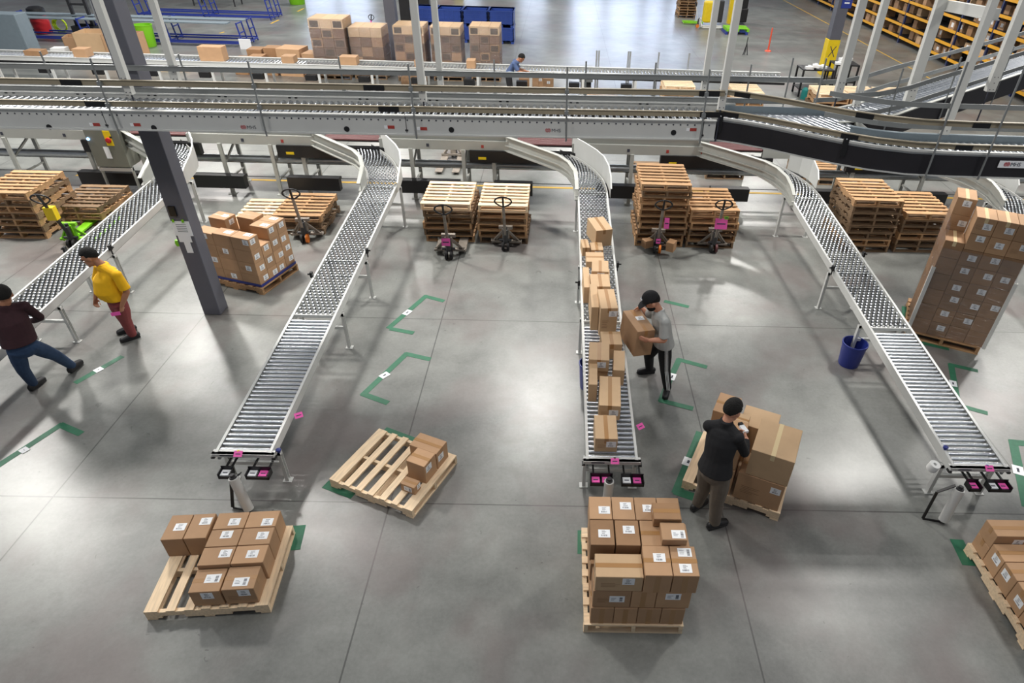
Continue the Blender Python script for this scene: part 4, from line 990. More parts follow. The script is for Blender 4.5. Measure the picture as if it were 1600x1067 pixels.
def person(label, J, skin, style):
    ped = V(J['pel'].x, J['pel'].y, 0); t = empty('person', ped, 0, label, 'person')
    def P_(mb, nm, m_, vox=.010, it=4, raw=False):
        o = mb.build(nm, m_, t, True, tuple(-ped)); 
        return o if raw else fuse(o, vox, it)
    hd, nk, pel = J['head'], J['neck'], J['pel']; face = J['face']; r, f, u = head_frame(face, J.get('hup', V(0, 0, 1))); r, f, u = r*1.09, f*1.09, u*1.09
    shL, shR = J['shL'], J['shR']; side = (shR-shL).normalized(); ch = (shL+shR)/2; spine = (nk-pel); hipv = (J['hipR']-J['hipL']).normalized()
    fwd = V(0, 0, 1).cross(side).normalized()
    s = MB()
    # skull, jaw, nose, ears, neck
    ellipsoid(s, hd+u*.025-f*.012, [r*.079, f*.098, u*.104])
    ellipsoid(s, hd-u*.048+f*.028, [r*.058, f*.062, u*.068])
    ring_loft(s, [(hd+f*.088+u*.02, r*.008, u*.012), (hd+f*.103-u*.012, r*.014, u*.012), (hd+f*.09-u*.025, r*.016, u*.009)], 8)
    ellipsoid(s, hd+f*.078+u*.034, [r*.055, f*.016, u*.011], 10, 6); ellipsoid(s, hd+f*.086-u*.052, [r*.026, f*.012, u*.012], 10, 6); ellipsoid(s, hd+f*.078-u*.09, [r*.025, f*.02, u*.02], 10, 6)
    for k in (-1, 1): ellipsoid(s, hd+r*.081*k-f*.005-u*.005, [r*.012, f*.022, u*.032], 10, 6)
    chain(s, [hd-u*.06-f*.02, nk-V(0, 0, .03)], [.056, .064])
    # torso
    tors = [(pel, hipv*.150, fwd*.105), (pel+spine*.30, side*.135, fwd*.098), (pel+spine*.62, side*.155, fwd*.108), (ch-V(0, 0, .01), side*.15, fwd*.085)]
    if style.get('belly'): tors[1] = (tors[1][0]+fwd*.04, side*.165, fwd*.150); tors[2] = (tors[2][0]+fwd*.02, side*.17, fwd*.135)
    ring_loft(s, [(c_, a_*.9, b_*.86) for c_, a_, b_ in tors], 16); chain(s, [shL, nk-V(0, 0, .06), shR], [.050, .062, .050])
    for S in 'LR':
        chain(s, [J['sh'+S], J['sh'+S]*.5+J['el'+S]*.5, J['el'+S]], [.056, .052, .044]); chain(s, [J['el'+S], J['el'+S]*.6+J['wr'+S]*.4, J['wr'+S]], [.044, .043, .029])
        hand(s, J['wr'+S], J['hd'+S], J['pm'+S], J.get('curl', .6), -1 if S == 'R' else 1, .95)
        chain(s, [J['hip'+S], J['hip'+S]*.5+J['kn'+S]*.5, J['kn'+S]], [.082, .070, .052]); chain(s, [J['kn'+S], J['kn'+S]*.65+J['an'+S]*.35, J['an'+S]], [.052, .050, .036])
        td = (J['to'+S]-J['an'+S]); td.z = 0; td.normalize(); chain(s, [J['an'+S]-V(0, 0, .035), J['an'+S]+td*.13-V(0, 0, .05)], [.034, .026])
    P_(s, 'body', skin, .0075, 3)
    # eyes and brows
    s = MB()
    for k in (-1, 1):
        ellipsoid(s, hd+r*.031*k+f*.083+u*.016, [r*.012, f*.008, u*.007], 8, 6); ellipsoid(s, hd+r*.032*k+f*.090+u*.038, [r*.02, f*.008, u*.005], 8, 6)
    P_(s, 'eyes', 'hair', raw=True)
    # hair
    def hair_fn(l): 
        low = -.15-.75*max(0, -l.y) if l.y < .35 else .42
        return 1.0 if l.z > low else .80
    s = MB(); ellipsoid(s, hd+u*.032-f*.016, [r*.092, f*.108, u*.116], 28, 20, hair_fn); P_(s, 'hair', 'hair', .007, 3)
    if style.get('beard'):
        s = MB(); ellipsoid(s, hd-u*.062+f*.036, [r*.060, f*.064, u*.058]); P_(s, 'beard', 'hair', .007, 2)
    if style.get('cap'):
        s = MB(); ellipsoid(s, hd+u*.045-f*.010, [r*.100, f*.115, u*.115], 28, 20, lambda l: 1 if l.z > -.12 else .7)
        ring_loft(s, [(hd+u*.045+f*.07, r*.085, u*.010), (hd+u*.042+f*.13, r*.082, u*.008), (hd+u*.030+f*.175, r*.055, u*.007)], 20)
        c_ = P_(s, 'cap', 'black_cloth', .007, 3)
        s = MB(); o_ = hd+u*.105+f*.092
        for i in range(3): s.add([o_+r*(-.024+.016*i)-u*.004, o_+r*(-.012+.016*i)-u*.004, o_+r*(-.010+.012*i)+u*(.012+.005*i), o_+r*(-.018+.012*i)+u*(.012+.005*i), o_+r*(-.024+.016*i)-u*.004-f*.02, o_+r*(-.012+.016*i)-u*.004-f*.02, o_+r*(-.010+.012*i)+u*(.012+.005*i)-f*.02, o_+r*(-.018+.012*i)+u*(.012+.005*i)-f*.02], [(0, 1, 2, 3), (7, 6, 5, 4), (0, 4, 5, 1), (1, 5, 6, 2), (2, 6, 7, 3), (3, 7, 4, 0)])
        q = s.build('cap_emblem', 'label', c_)
    # shirt
    s = MB(); g = style.get('loose', .018); hem = pel-V(0, 0, style.get('hem', .06))
    B = [(hem, hipv*(.180+g), fwd*(.134+g))]+[(c, a*(1+g/.15), b*(1+g/.10)) for c, a, b in tors[1:]]
    B[1] = (B[1][0], B[1][1]*1.04, B[1][2]*1.06)
    ring_loft(s, B, 20, 0, False); ring_loft(s, B[1:], 20); chain(s, [shL+V(0, 0, .0), (shL+nk)/2-V(0, 0, .035), nk-V(0, 0, .050)+fwd*.005, (shR+nk)/2-V(0, 0, .035), shR], [.066, .075, .084, .075, .066])
    chain(s, [nk-V(0, 0, .07), nk+V(0, 0, .012+style.get('collar', 0))-f*.008], [.095, .070], 14, False)
    for S in 'LR': ellipsoid(s, J['sh'+S], [V(.072, 0, 0), V(0, .072, 0), V(0, 0, .070)])
    for S in 'LR':
        a, b, c = J['sh'+S], J['el'+S], J['wr'+S]
        if style['sleeve'] == 'short': chain(s, [a, a*.45+b*.55, a*.15+b*.85], [.068, .074, .080], 14, False); ellipsoid(s, a, [V(.064, 0, 0), V(0, .064, 0), V(0, 0, .06)])
        else: chain(s, [a, a*.5+b*.5, b], [.064, .060, .054]); chain(s, [b, b*.4+c*.6, c*.93+b*.07], [.054, .048, .040], 14, False)
    sh = P_(s, style.get('top', 'shirt'), style['shirt'], .0085, 5)
    # trousers
    s = MB(); ring_loft(s, [(pel+V(0, 0, .05)+spine*.02, hipv*.135, fwd*.09), (pel, hipv*.170, fwd*.122), (pel-V(0, 0, .08), hipv*.168, fwd*.124)], 18)
    w_ = style.get('leg', 1.0)
    for S in 'LR':
        a, b, c = J['hip'+S], J['kn'+S], J['an'+S]; c2 = c+(b-c).normalized()*style.get('short', 0)
        chain(s, [a, a*.5+b*.5, b], [.100, .099*w_, .080*w_]); chain(s, [b, b*.5+c2*.5, c2], [.080*w_, .072*w_, .062*w_], 14, False)
    tr = P_(s, 'trousers', style['pants'], .0085, 5)
    if style.get('stripes'):
        for S in ('L',):
            for k in (-1, 0, 1):
                s = MB(); a, b, c = J['hip'+S], J['kn'+S], J['an'+S]; out = (-hipv if S == 'L' else hipv)
                off = fwd*.020*k
                for (p, q, r1, r2) in ((a, b, .112, .084), (b, c, .084, .066)):
                    s.bar(p+out*r1+off-V(0, 0, .02 if p is a else 0), q+out*r2+off, .007, .009)
                s.build('side_stripe', 'label', tr, tuple([0, 0, 0]))
    # shoes
    for S in 'LR':
        an, to = J['an'+S], J['to'+S]; d = to-an; d.z = 0; d.normalize(); sd = d.cross(V(0, 0, 1)); lift = an.z-.08
        z0 = V(0, 0, lift); g0 = V(an.x, an.y, 0)+z0; s = MB()
        pit = J.get('pit'+S, 0)
        R_ = lambda x, z: g0+d*x*math.cos(pit)+V(0, 0, z+x*math.sin(pit))
        ring_loft(s, [(R_(-.07, .052), sd*.042, V(0, 0, .050)), (R_(0, .058), sd*.048, V(0, 0, .056)), (R_(.09, .048), sd*.053, V(0, 0, .046)), (R_(.17, .038), sd*.047, V(0, 0, .035))], 14)
        chain(s, [R_(-.012, .05), an+V(0, 0, .045)], [.046, .046])
        s.add([R_(x, z)+sd*y for x, y, z in ((-.09, -.036, 0), (.07, -.049, 0), (.17, -.045, 0), (.205, 0, 0), (.17, .045, 0), (.07, .049, 0), (-.09, .036, 0))]+[R_(x, z)+sd*y for x, y, z in ((-.09, -.036, .022), (.07, -.049, .022), (.17, -.045, .022), (.205, 0, .022), (.17, .045, .022), (.07, .049, .022), (-.09, .036, .022))],
              [(6, 5, 4, 3, 2, 1, 0), (7, 8, 9, 10, 11, 12, 13)]+[(i, (i+1) % 7, 7+(i+1) % 7, 7+i) for i in range(7)])
        P_(s, 'shoe', 'shoe', .007, 2)
    return t, sh
def mids(hL, hR, up_=0): return hL, hR

# man in the grey tee with the carton, facing left
J = dict(head=V(1.315, 7.50, 1.615), neck=V(1.44, 7.54, 1.47), pel=V(1.58, 7.58, .93), face=V(-.80, -.10, -.58), hup=V(-.5, 0, .85),
         shL=V(1.50, 7.35, 1.385), shR=V(1.42, 7.72, 1.40), elL=V(1.52, 7.30, 1.12), elR=V(1.36, 7.86, 1.16), wrL=V(1.31, 7.26, 1.14), wrR=V(1.26, 7.90, 1.26),
         hdL=V(-.95, .12, .10), hdR=V(-.7, -.3, .2), pmL=V(.1, .95, .1), pmR=V(-.3, -.9, -.2), curl=.35,
         hipL=V(1.58, 7.49, .90), hipR=V(1.56, 7.67, .90), knL=V(1.63, 7.47, .50), knR=V(1.43, 7.82, .48), anL=V(1.72, 7.52, .085), anR=V(1.50, 8.00, .085), toL=V(1.66, 7.32, .03), toR=V(1.28, 7.97, .03))
person('man in a black cap, light grey tee and striped black trousers, carrying a carton', J, 'skin_lt', dict(cap=1, beard=1, sleeve='short', shirt='tee_grey', pants='black_cloth', stripes=1, top='t_shirt', hem=.06, loose=.026, collar=.005))
o = carton(1.115, 7.29, .83, .27, .56, .42, math.radians(17), 'upright carton held against the chest by the man in the black cap', None, 'card', 'y', 't', tapem='tape')
o.rotation_euler = (0, .06, math.radians(17))
# man in the black sweater, seen from behind
J = dict(head=V(1.955, 5.27, 1.615), neck=V(1.90, 5.22, 1.50), pel=V(1.83, 5.04, .93), face=V(.72, .55, -.42), hup=V(.3, .3, .9),
         shL=V(1.735, 5.27, 1.385), shR=V(2.015, 5.08, 1.39), elL=V(1.86, 5.50, 1.16), elR=V(2.15, 5.12, 1.12), wrL=V(2.06, 5.46, 1.12), wrR=V(2.20, 5.30, 1.17),
         hdL=V(.8, -.2, .1), hdR=V(-.1, .9, .3), pmL=V(.2, -.6, -.7), pmR=V(-.9, 0, -.2), curl=.7,
         hipL=V(1.76, 5.10, .90), hipR=V(1.91, 4.99, .90), knL=V(1.82, 5.22, .48), knR=V(1.92, 4.99, .48), anL=V(1.80, 5.28, .085), anR=V(1.96, 4.99, .085), toL=V(1.95, 5.40, .03), toR=V(2.13, 5.06, .03))
person('man in a black sweater and khaki trousers, bent over cartons beside a pallet', J, 'skin_lt', dict(sleeve='long', shirt='black_cloth', pants='khaki', top='sweater', hem=.0, loose=.028, collar=.012, leg=1.08))
s = MB(); s.box(-.03, -.05, 0, .03, .06, .03, 0); s.box(-.025, .06, .005, .025, .10, .04, 1); s.box(-.02, -.02, -.09, .02, .015, 0, 1)
tag(s.build('hand_scanner', ['label', 'black'], None, (2.19, 5.41, 1.20), .3), 'small white and black hand scanner held by the man in the black sweater', 'scanner')
# man in the maroon sweater at the left edge
J = dict(head=V(-7.265, 7.27, 1.615), neck=V(-7.29, 7.22, 1.495), pel=V(-7.24, 7.10, .93), face=V(-.62, .72, -.28), hup=V(-.1, .2, .95),
         shL=V(-7.47, 7.08, 1.415), shR=V(-7.14, 7.34, 1.415), elL=V(-7.66, 7.20, 1.14), elR=V(-7.16, 7.50, 1.13), wrL=V(-7.74, 7.42, 1.02), wrR=V(-7.36, 7.56, 1.02),
         hdL=V(-.5, .8, -.1), hdR=V(-.8, .4, -.1), pmL=V(.2, -.1, -.9), pmR=V(-.1, -.2, -.9), curl=.5,
         hipL=V(-7.30, 7.04, .90), hipR=V(-7.17, 7.15, .90), knL=V(-7.46, 7.14, .48), knR=V(-7.20, 7.46, .50), anL=V(-7.62, 7.32, .085), anR=V(-7.31, 7.74, .10), toL=V(-7.60, 7.52, .03), toR=V(-7.30, 7.96, .03))
person('man in a dark maroon sweater and blue jeans at the left edge', J, 'skin', dict(sleeve='long', shirt='maroon_cloth', pants='denim', top='sweater', hem=-.05, loose=.026, collar=.012, leg=1.0, belly=1))
# man in the yellow tee
J = dict(head=V(-6.82, 8.40, 1.595), neck=V(-6.70, 8.43, 1.475), pel=V(-6.68, 8.36, .93), face=V(-.86, -.42, -.40), hup=V(-.3, 0, .95),
         shL=V(-6.46, 8.30, 1.375), shR=V(-6.83, 8.50, 1.375), elL=V(-6.42, 8.30, 1.09), elR=V(-6.97, 8.52, 1.11), wrL=V(-6.53, 8.22, .88), wrR=V(-7.02, 8.40, .89),
         hdL=V(-.25, -.15, -.95), hdR=V(-.2, -.3, -.9), pmL=V(-.8, .2, 0), pmR=V(.8, -.3, 0), curl=.7,
         hipL=V(-6.60, 8.31, .90), hipR=V(-6.76, 8.41, .90), knL=V(-6.76, 8.46, .48), knR=V(-6.90, 8.60, .48), anL=V(-6.88, 8.62, .085), anR=V(-7.04, 8.82, .085), toL=V(-7.04, 8.48, .03), toR=V(-7.22, 8.70, .03))
tt, shirt = person('man in a bright yellow tee and brick red trousers walking beside the leftmost conveyor', J, 'skin', dict(sleeve='short', shirt='yel_cloth', pants='brick_cloth', top='t_shirt', hem=-.02, loose=.026, belly=1, leg=1.08))
s = MB(); s.box(-.06, -.004, -.03, .06, .0, .03); tag(s.build('pink_paper', 'pink', None, (-6.60, 8.13, .80), .4), 'pink slip of paper in the hand of the man in the yellow tee', 'paper')
# worker far away at the second roller line
J = dict(head=V(-1.33, 23.22, 1.42), neck=V(-1.47, 23.24, 1.34), pel=V(-1.78, 23.3, .92), face=V(.75, .1, -.8), hup=V(.6, 0, .8),
         shL=V(-1.56, 23.42, 1.28), shR=V(-1.56, 23.06, 1.28), elL=V(-1.42, 23.45, 1.03), elR=V(-1.42, 23.05, 1.03), wrL=V(-1.17, 23.4, .98), wrR=V(-1.17, 23.1, .98),
         hdL=V(1, 0, -.1), hdR=V(1, 0, -.1), pmL=V(0, 0, -1), pmR=V(0, 0, -1), curl=.5,
         hipL=V(-1.78, 23.39, .90), hipR=V(-1.78, 23.21, .90), knL=V(-1.72, 23.4, .48), knR=V(-1.74, 23.2, .48), anL=V(-1.74, 23.42, .085), anR=V(-1.86, 23.18, .085), toL=V(-1.5, 23.42, .03), toR=V(-1.64, 23.18, .03))
person('worker in a blue shirt and black trousers leaning over boxes at the far roller line', J, 'skin', dict(sleeve='short', shirt='bluecloth', pants='black_cloth', top='shirt', hem=.05, loose=.024))

# ---------------------------------------------------------------- second roller line, far back
t = empty('roller_conveyor', (0, 24.2, .85), 0, 'pale roller line on legs far behind, running left to right across the background', 'conveyor')
def Fm(mb, name, m_, smooth=False): return mb.build(name, m_, t, smooth, (0, -24.2, -.85))
FX0, FX1 = -22.0, 7.9
Fm(MB().box(FX0, 23.86, .74, FX1, 23.88, .88).box(FX0, 23.84, .87, FX1, 23.92, .885), 'side_rail', 'frame_lt'); Fm(MB().box(FX0, 24.56, .74, FX1, 24.58, .92).box(FX0, 24.52, .91, FX1, 24.62, .925), 'side_rail', 'frame_lt')
Fm(MB().box(FX0, 23.87, .66, FX1, 23.9, .74), 'under_rail', 'black')
rm = roller_mesh(.62, .026); rest = MB(); x = FX1-.1; k = 0
while x > FX0:
    if k < 98: put(rm, 'roller', t, (x, .02, .03)).rotation_euler = (0, 0, PI/2); k += 1
    else: rest.tube((x, 23.91, .85), (x, 24.53, .85), .03, 8)
    x -= .12
tag(Fm(rest, 'roller_row', 'roller', True), kind='stuff')
x = FX0+.6
while x < FX1:
    for yy in (23.9, 24.54): Fm(MB().box(x-.04, yy-.03, 0, x+.04, yy+.03, .74), 'leg', 'frame_lt')
    Fm(MB().box(x-.5, 23.9, .34, x-.12, 24.1, .52), 'motor', 'black'); x += 1.85
for px in (931, 934.5, 980, 983, 1027, 1074): 
    p = onY(px, 110, 24.7); o = MB().tube((0, 0, 0), (0, 0, 1.45), .03, 8).build('post', 'galv', t, (p.x, .5, -.85))
def fcart(px, py, wd, dp, ht, txt, kd='card', z=None, tape=None):
    z = .89 if z is None else z; p = at(px, py, z); return carton(p.x, max(p.y, 23.92), z, wd, dp, ht, 0, txt, None, kd, tape, '')
GB = 'cartons on the far roller line'
for px, py, wd, ht, kd, txt in [(20, 93, .55, .16, 'card_dk', 'reddish flat carton at the left on the far roller line'), (97, 96, .45, .26, 'card', 'carton second from the left on the far roller line'),
        (305, 99, .82, .45, 'card', 'largest carton on the far roller line, left of centre'), (434, 103, .42, .22, 'card', 'small carton on the far roller line right of the largest one'),
        (528, 104, .58, .26, 'card', 'carton on the far roller line in front of the wrapped loads'), (647, 106, .12, .22, 'card', 'sliver of a carton behind the left hanger post on the far roller line'), (729, 107, .30, .26, 'card', 'small upright carton left of the blue-shirted worker on the far roller line')]:
    o = fcart(px, py, wd, .4, ht, txt, kd); o['group'] = GB
# dark carton pile left of the wrapped loads
R = random.Random(3)
pile = [(-12.3, 25.9, .5, .6, .55), (-11.75, 26.0, .5, .6, .62), (-11.2, 25.9, .5, .6, .5), (-12.0, 26.6, .55, .6, .75), (-11.4, 26.7, .55, .55, .8), (-10.6, 25.9, .9, .8, .95), (-9.6, 25.7, .6, .7, .85), (-9.0, 25.8, .42, .7, .95)]
for i, (x, y, wd, dp, ht) in enumerate(pile):
    on = ['first', 'second', 'third', 'fourth', 'fifth', 'sixth', 'seventh', 'last'][i]
    carton(x, y, .0, wd, dp, ht, R.uniform(-.12, .12), '%s carton from the left in the pile left of the wrapped loads' % on, 'pile of cartons beyond the far roller line', 'card' if i in (5, 6) else 'card_dk', None, '')
# wrapped loads
def load(x, y, wd, dp, n, hh, where, open_=True):
    pallet(x, y, 0, 0, 'old', 'pallet under the %s' % where).scale = (wd/PW, dp/PD, 1)
    for k in range(n):
        for c in range(3):
            cw = wd/3
            txt = '%s carton, row %s up, %s' % (['left', 'middle', 'right'][c], ['one', 'two', 'three', 'four', 'five', 'six', 'seven'][k], where)
            s = MB(); a = .012
            s.box(0, 0, 0, cw-.008, dp, hh-.008)
            o = s.build('cardboard_box', 'load' if (k*3+c+int(x)) % 4 else 'card_dk', None, (x+c*cw+.002, y, .15+k*hh)); tag(o, txt, 'box', 'cartons in the '+where)
            if open_ and (k+c) % 2: MB().box(cw*.12, -.004, hh*.12, cw*.85, .001, hh*.8).build('hand_opening', 'hole', o)
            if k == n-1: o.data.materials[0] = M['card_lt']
    s = MB(); z1 = .15+n*hh
    s.box(-.02, -.025, .15, wd+.02, -.02, z1+.01); s.box(wd+.015, -.02, .15, wd+.02, dp+.02, z1+.05); s.box(-.02, -.02, .15, -.015, dp+.02, z1+.02)
    tag(s.build('stretch_film', 'film', None, (x, y, 0)), 'shiny stretch film around the '+where, 'plastic wrap')
load(-9.10, 25.6, 1.25, 1.1, 6, .315, 'tallest wrapped load at the left'); load(-7.75, 25.75, 1.2, 1.1, 5, .325, 'second wrapped load from the left', False)
load(-6.1, 25.65, 1.1, 1.1, 6, .29, 'wrapped load behind the far steel column'); load(-4.80, 25.85, 1.1, 1.1, 6, .285, 'fourth wrapped load from the left'); load(-3.38, 25.95, 1.1, 1.1, 6, .29, 'rightmost wrapped load')
# blue bins, two high
def bulk_bin(x, y, z, label):
    s = MB(); W_, D_, H_ = 1.12, 1.2, .69
    s.box(0, 0, .1, W_, .04, H_); s.box(0, D_-.04, .1, W_, D_, H_); s.box(0, 0, .1, .04, D_, H_); s.box(W_-.04, 0, .1, W_, D_, H_); s.box(0, 0, .1, W_, D_, .14)
    s.box(-.02, -.02, H_-.05, W_+.02, .04, H_); s.box(-.02, D_-.04, H_-.05, W_+.02, D_+.02, H_); s.box(-.02, 0, H_-.05, .04, D_, H_); s.box(W_-.04, 0, H_-.05, W_+.02, D_, H_)
    for i in range(5): s.box(.08+i*.22, -.018, .12, .12+i*.22, 0, H_-.05)
    for zz in (.3, .48): s.box(0, -.012, zz, W_, 0, zz+.03)
    for i in (0, .5, 1): s.box(i*(W_-.14), 0, 0, i*(W_-.14)+.14, D_, .1)
    tag(s.build('bulk_bin', 'blue', None, (x, y, z)), label, 'bin', 'blue bulk bins')
for c, x in enumerate((-7.15, -5.95, -4.75, -3.55)):
    cn = ['leftmost', 'second', 'third', 'rightmost'][c]
    for k in range(2): bulk_bin(x+.2, 33.05, .69*k, 'blue plastic bulk bin, %s column, %s' % (cn, ('bottom', 'upper')[k]))
# far clutter behind the bins
jack(-8.6, 31.5, 2.6, 'pink pallet jack left of the blue bins', 'pink', 'rubber', 'black'); jack(-9.8, 30.3, 2.9, 'pink pallet jack lying behind the wrapped loads', 'pink', 'rubber', 'black')
pt = at(698, -8, 0); bucket(pt.x, pt.y, .6, .9, 'redpaint', 'red round tub beyond the blue bins', nm='tub', cat='tub'); pt = at(717, -6, 0); bucket(pt.x, pt.y, .35, 1.0, 'yellow', 'yellow round tub beyond the blue bins', nm='tub', cat='tub')
tag(bevel(MB().box(0, 0, 0, 1.6, 1.1, 1.4).build('crate', 'black', None, (-8.6, 38.2, 0)), .03), 'black crate beyond the blue bins', 'crate')
# blue steel carts
def blue_cart(x0, y0, n, label):
    t = empty('steel_cart', (x0, y0, 0), 0, label, 'cart', 'blue steel carts')
    Ln = 3.4*n
    for k in range(n+1):
        for yy in (0, .55, 1.1, 1.6):
            MB().bar((3.4*k, yy, 0), (3.4*k-.12, yy, .95), .05, .05).build('post', 'bluesteel', t)
        s = MB(); 
        for z in (.12, .55, .92): s.bar((3.4*k-.1*z, 0, z), (3.4*k-.1*z, .55, z), .04, .04); s.bar((3.4*k-.1*z, 1.1, z), (3.4*k-.1*z, 1.6, z), .04, .04)
        s.bar((3.4*k, 0, .1), (3.4*k, 1.6, .1), .05, .05); s.build('end_ladder', 'bluesteel', t)
    for yy in (0, .3, 1.1, 1.6): MB().bar((0, yy, .14), (Ln, yy, .14), .05, .06).build('long_rail', 'bluesteel', t)
    return t
g = blue_cart(-24.1, 30.7, 3, 'blue steel cart frame with a pale top shelf, the nearer of the two')
MB().box(0, .1, .86, 9.6, .6, .90).box(0, .75, .9, 10.1, 1.25, .94).build('top_shelf', 'steel_blue', g)
g = blue_cart(-21.9, 37.2, 2, 'blue steel cart frame at the top edge, the farther of the two')
bucket(-17.85, 30.35, .36, .85, 'lime', 'lime green round trash can beside the dark column'); bucket(-15.6, 42.8, .5, 1.0, 'lime', 'lime green tub at the top edge beyond the carts')
tag(MB().box(0, 0, 0, .5, .03, .4).build('paper_sign', 'label', None, (-13.9, 30.3, 0)), 'white paper sign hanging at the end of the near blue cart', 'sign')
# left background corner: panels, chair, gaylords
t = empty('grey_cabinet', (-23.5, 27.8, 0), 0, 'blue-grey metal cabinet with two doors at the left edge', 'cabinet')
bevel(MB().box(0, 0, 0, 2.3, .7, 1.5).build('cabinet_body', 'steel_blue', t), .02)
for i in (0, 1): MB().box(.1+1.1*i, -.02, .1, 1.12+1.1*i, 0, 1.4).build('cabinet_door', 'steel_blue', t)
pv = at(70, 52, 0); t = empty('shop_vacuum', (pv.x, pv.y, 0), 0, 'red shop vacuum with a black lid by the upper left corner', 'vacuum')
MB().lathe([(0, 0), (.33, .02), (.36, .5), (.30, .75), (0, .75)], 20).build('tank', 'redpaint', t, True); MB().lathe([(.3, .74), (.36, .78), (.34, 1.02), (.2, 1.1), (0, 1.12)], 20).build('lid', 'black', t, True)
s = MB(); n = 20
for k in range(3): s.path([(.3*math.cos(2*PI*i/n)*(1-.1*k), .05*k, .35+.3*math.sin(2*PI*i/n)*(1-.1*k)) for i in range(n+1)], .03, 6)
M['neon'] = mat('neon_hose', 'c4e01c', .5); tag(s.build('coiled_hose', 'neon', None, True, (pv.x+.75, pv.y+.1, -.015)), 'coiled neon yellow hose beside the red shop vacuum', 'hose')
def open_carton(x, y, wd, dp, ht, rz, txt, kd='card_lt'):
    s = MB(); a = .02; s.box(0, 0, 0, wd, a, ht); s.box(0, dp-a, 0, wd, dp, ht); s.box(0, 0, 0, a, dp, ht); s.box(wd-a, 0, 0, wd, dp, ht); s.box(0, 0, 0, wd, dp, .02)
    tag(s.build('open_carton', kd, None, (x, y, 0), rz), txt, 'box', 'open cartons in the upper left background')
open_carton(-18.9, 27.3, 1.1, 1.0, 1.0, .1, 'tall open kraft carton left of the one beside the dark column'); open_carton(-17.75, 27.2, 1.1, 1.0, 1.0, -.08, 'tall open orange-brown carton beside the dark column', 'card')
open_carton(-20.2, 28.5, .8, .8, .6, .3, 'low open carton between the cabinet and the tall cartons', 'card'); open_carton(-19.4, 29.6, .9, .7, .5, -.2, 'open carton behind the low one near the red vacuum', 'card_dk')
tag(MB().box(0, 0, 0, .5, .4, .45).build('white_box', 'foam', None, (-19.9, 27.2, 0), .2), 'white box between the grey cabinet and the tall open cartons', 'box'); tag(MB().box(0, 0, 0, .6, .4, .3).build('white_box', 'foam', None, (-19.3, 27.9, .5), .4), 'white box lying on a carton near the grey cabinet', 'box')
pallet(-15.2, 26.0, 0, .1, 'new', 'pallet with flat sheets right of the dark column in the background'); tag(MB().box(0, 0, 0, 1.0, 1.1, .12).build('board_pack', 'foam', None, (-15.2, 26.1, .15), .1), 'pack of white sheets on the pallet right of the dark column', 'sheets')
pm = at(150, 60, 0); t = empty('lift_mast', (pm.x-.3, pm.y, 0), 0, 'dark lift mast with red handles left of the dark column', 'lift truck')
for x in (-.35, .35): MB().box(x-.06, 0, 0, x+.06, .12, 3.6).build('mast_rail', 'darksteel', t)
for z in (.5, 1.3, 2.1, 3.0): MB().box(-.35, .02, z, .35, .08, z+.08).build('cross_member', 'darksteel', t)
s = MB(); s.tube((-.5, -.1, 2.2), (.5, -.1, 2.2), .06, 10); s.build('red_handle', 'redpaint', t, True); MB().box(-.5, -.2, .05, .5, .4, .5).build('truck_body', 'darksteel', t)
for (x, y, h_) in ((-19.1, 29.5, 3.6),): tag(MB().box(-.05, -.05, 0, .05, .05, h_).build('stand_pipe', 'galv', None, (x, y, 0)), 'slim grey upright pipe between the red vacuum and the dark column', 'pipe')
t = empty('work_table', (-21.0, 41.0, 0), 0, 'grey work table at the top edge right of the dark column', 'table')
MB().box(0, 0, .85, 2.6, 1.2, .9).build('table_top', 'greyrail', t)
for x in (.1, 2.4):
    for y in (.1, 1.1): MB().box(x, y, 0, x+.06, y+.06, .85).build('leg', 'darksteel', t)
# boxes around the far worker and the small control box
for (px, py, wd, ht, txt, kd) in [(811, 137, .42, .3, 'carton stack nearest the far worker', 'card_dk'), (826, 137, .36, .36, 'second carton from the far worker', 'card'), (838, 136, .25, .34, 'labelled carton third from the far worker', 'card'), (848, 136, .40, .3, 'labelled carton farthest from the far worker', 'card'), (912, 161, 1.2, .2, 'long flat carton with a white label below the far roller line', 'card'), (812, 162, 1.5, .2, 'long low carton at the feet of the far worker', 'card'), (628, 137, .45, .34, 'carton on the floor below the far line, left one of two', 'card'), (648, 136, .38, .34, 'carton on the floor below the far line, right one of two', 'card')]:
    p = at(px, py, .0); carton(p.x, p.y, .0, wd, .4, ht, 0, txt, None, kd, None, 'f' if 'label' in txt else '')
p = at(905, 137, 0); t = empty('control_box', (p.x, p.y, 0), 0, 'small grey control box with a lamp below the far roller line', 'control box')
MB().box(0, 0, .2, .5, .25, .75).build('box_body', 'greyrail', t); MB().box(.05, .1, 0, .45, .15, .2).build('stand', 'darksteel', t); MB().lathe([(0, 0), (.03, 0), (0, .03)], 10).build('indicator_lamp', 'led', t, True, (.15, 0, .62)).rotation_euler = (PI/2, 0, 0)
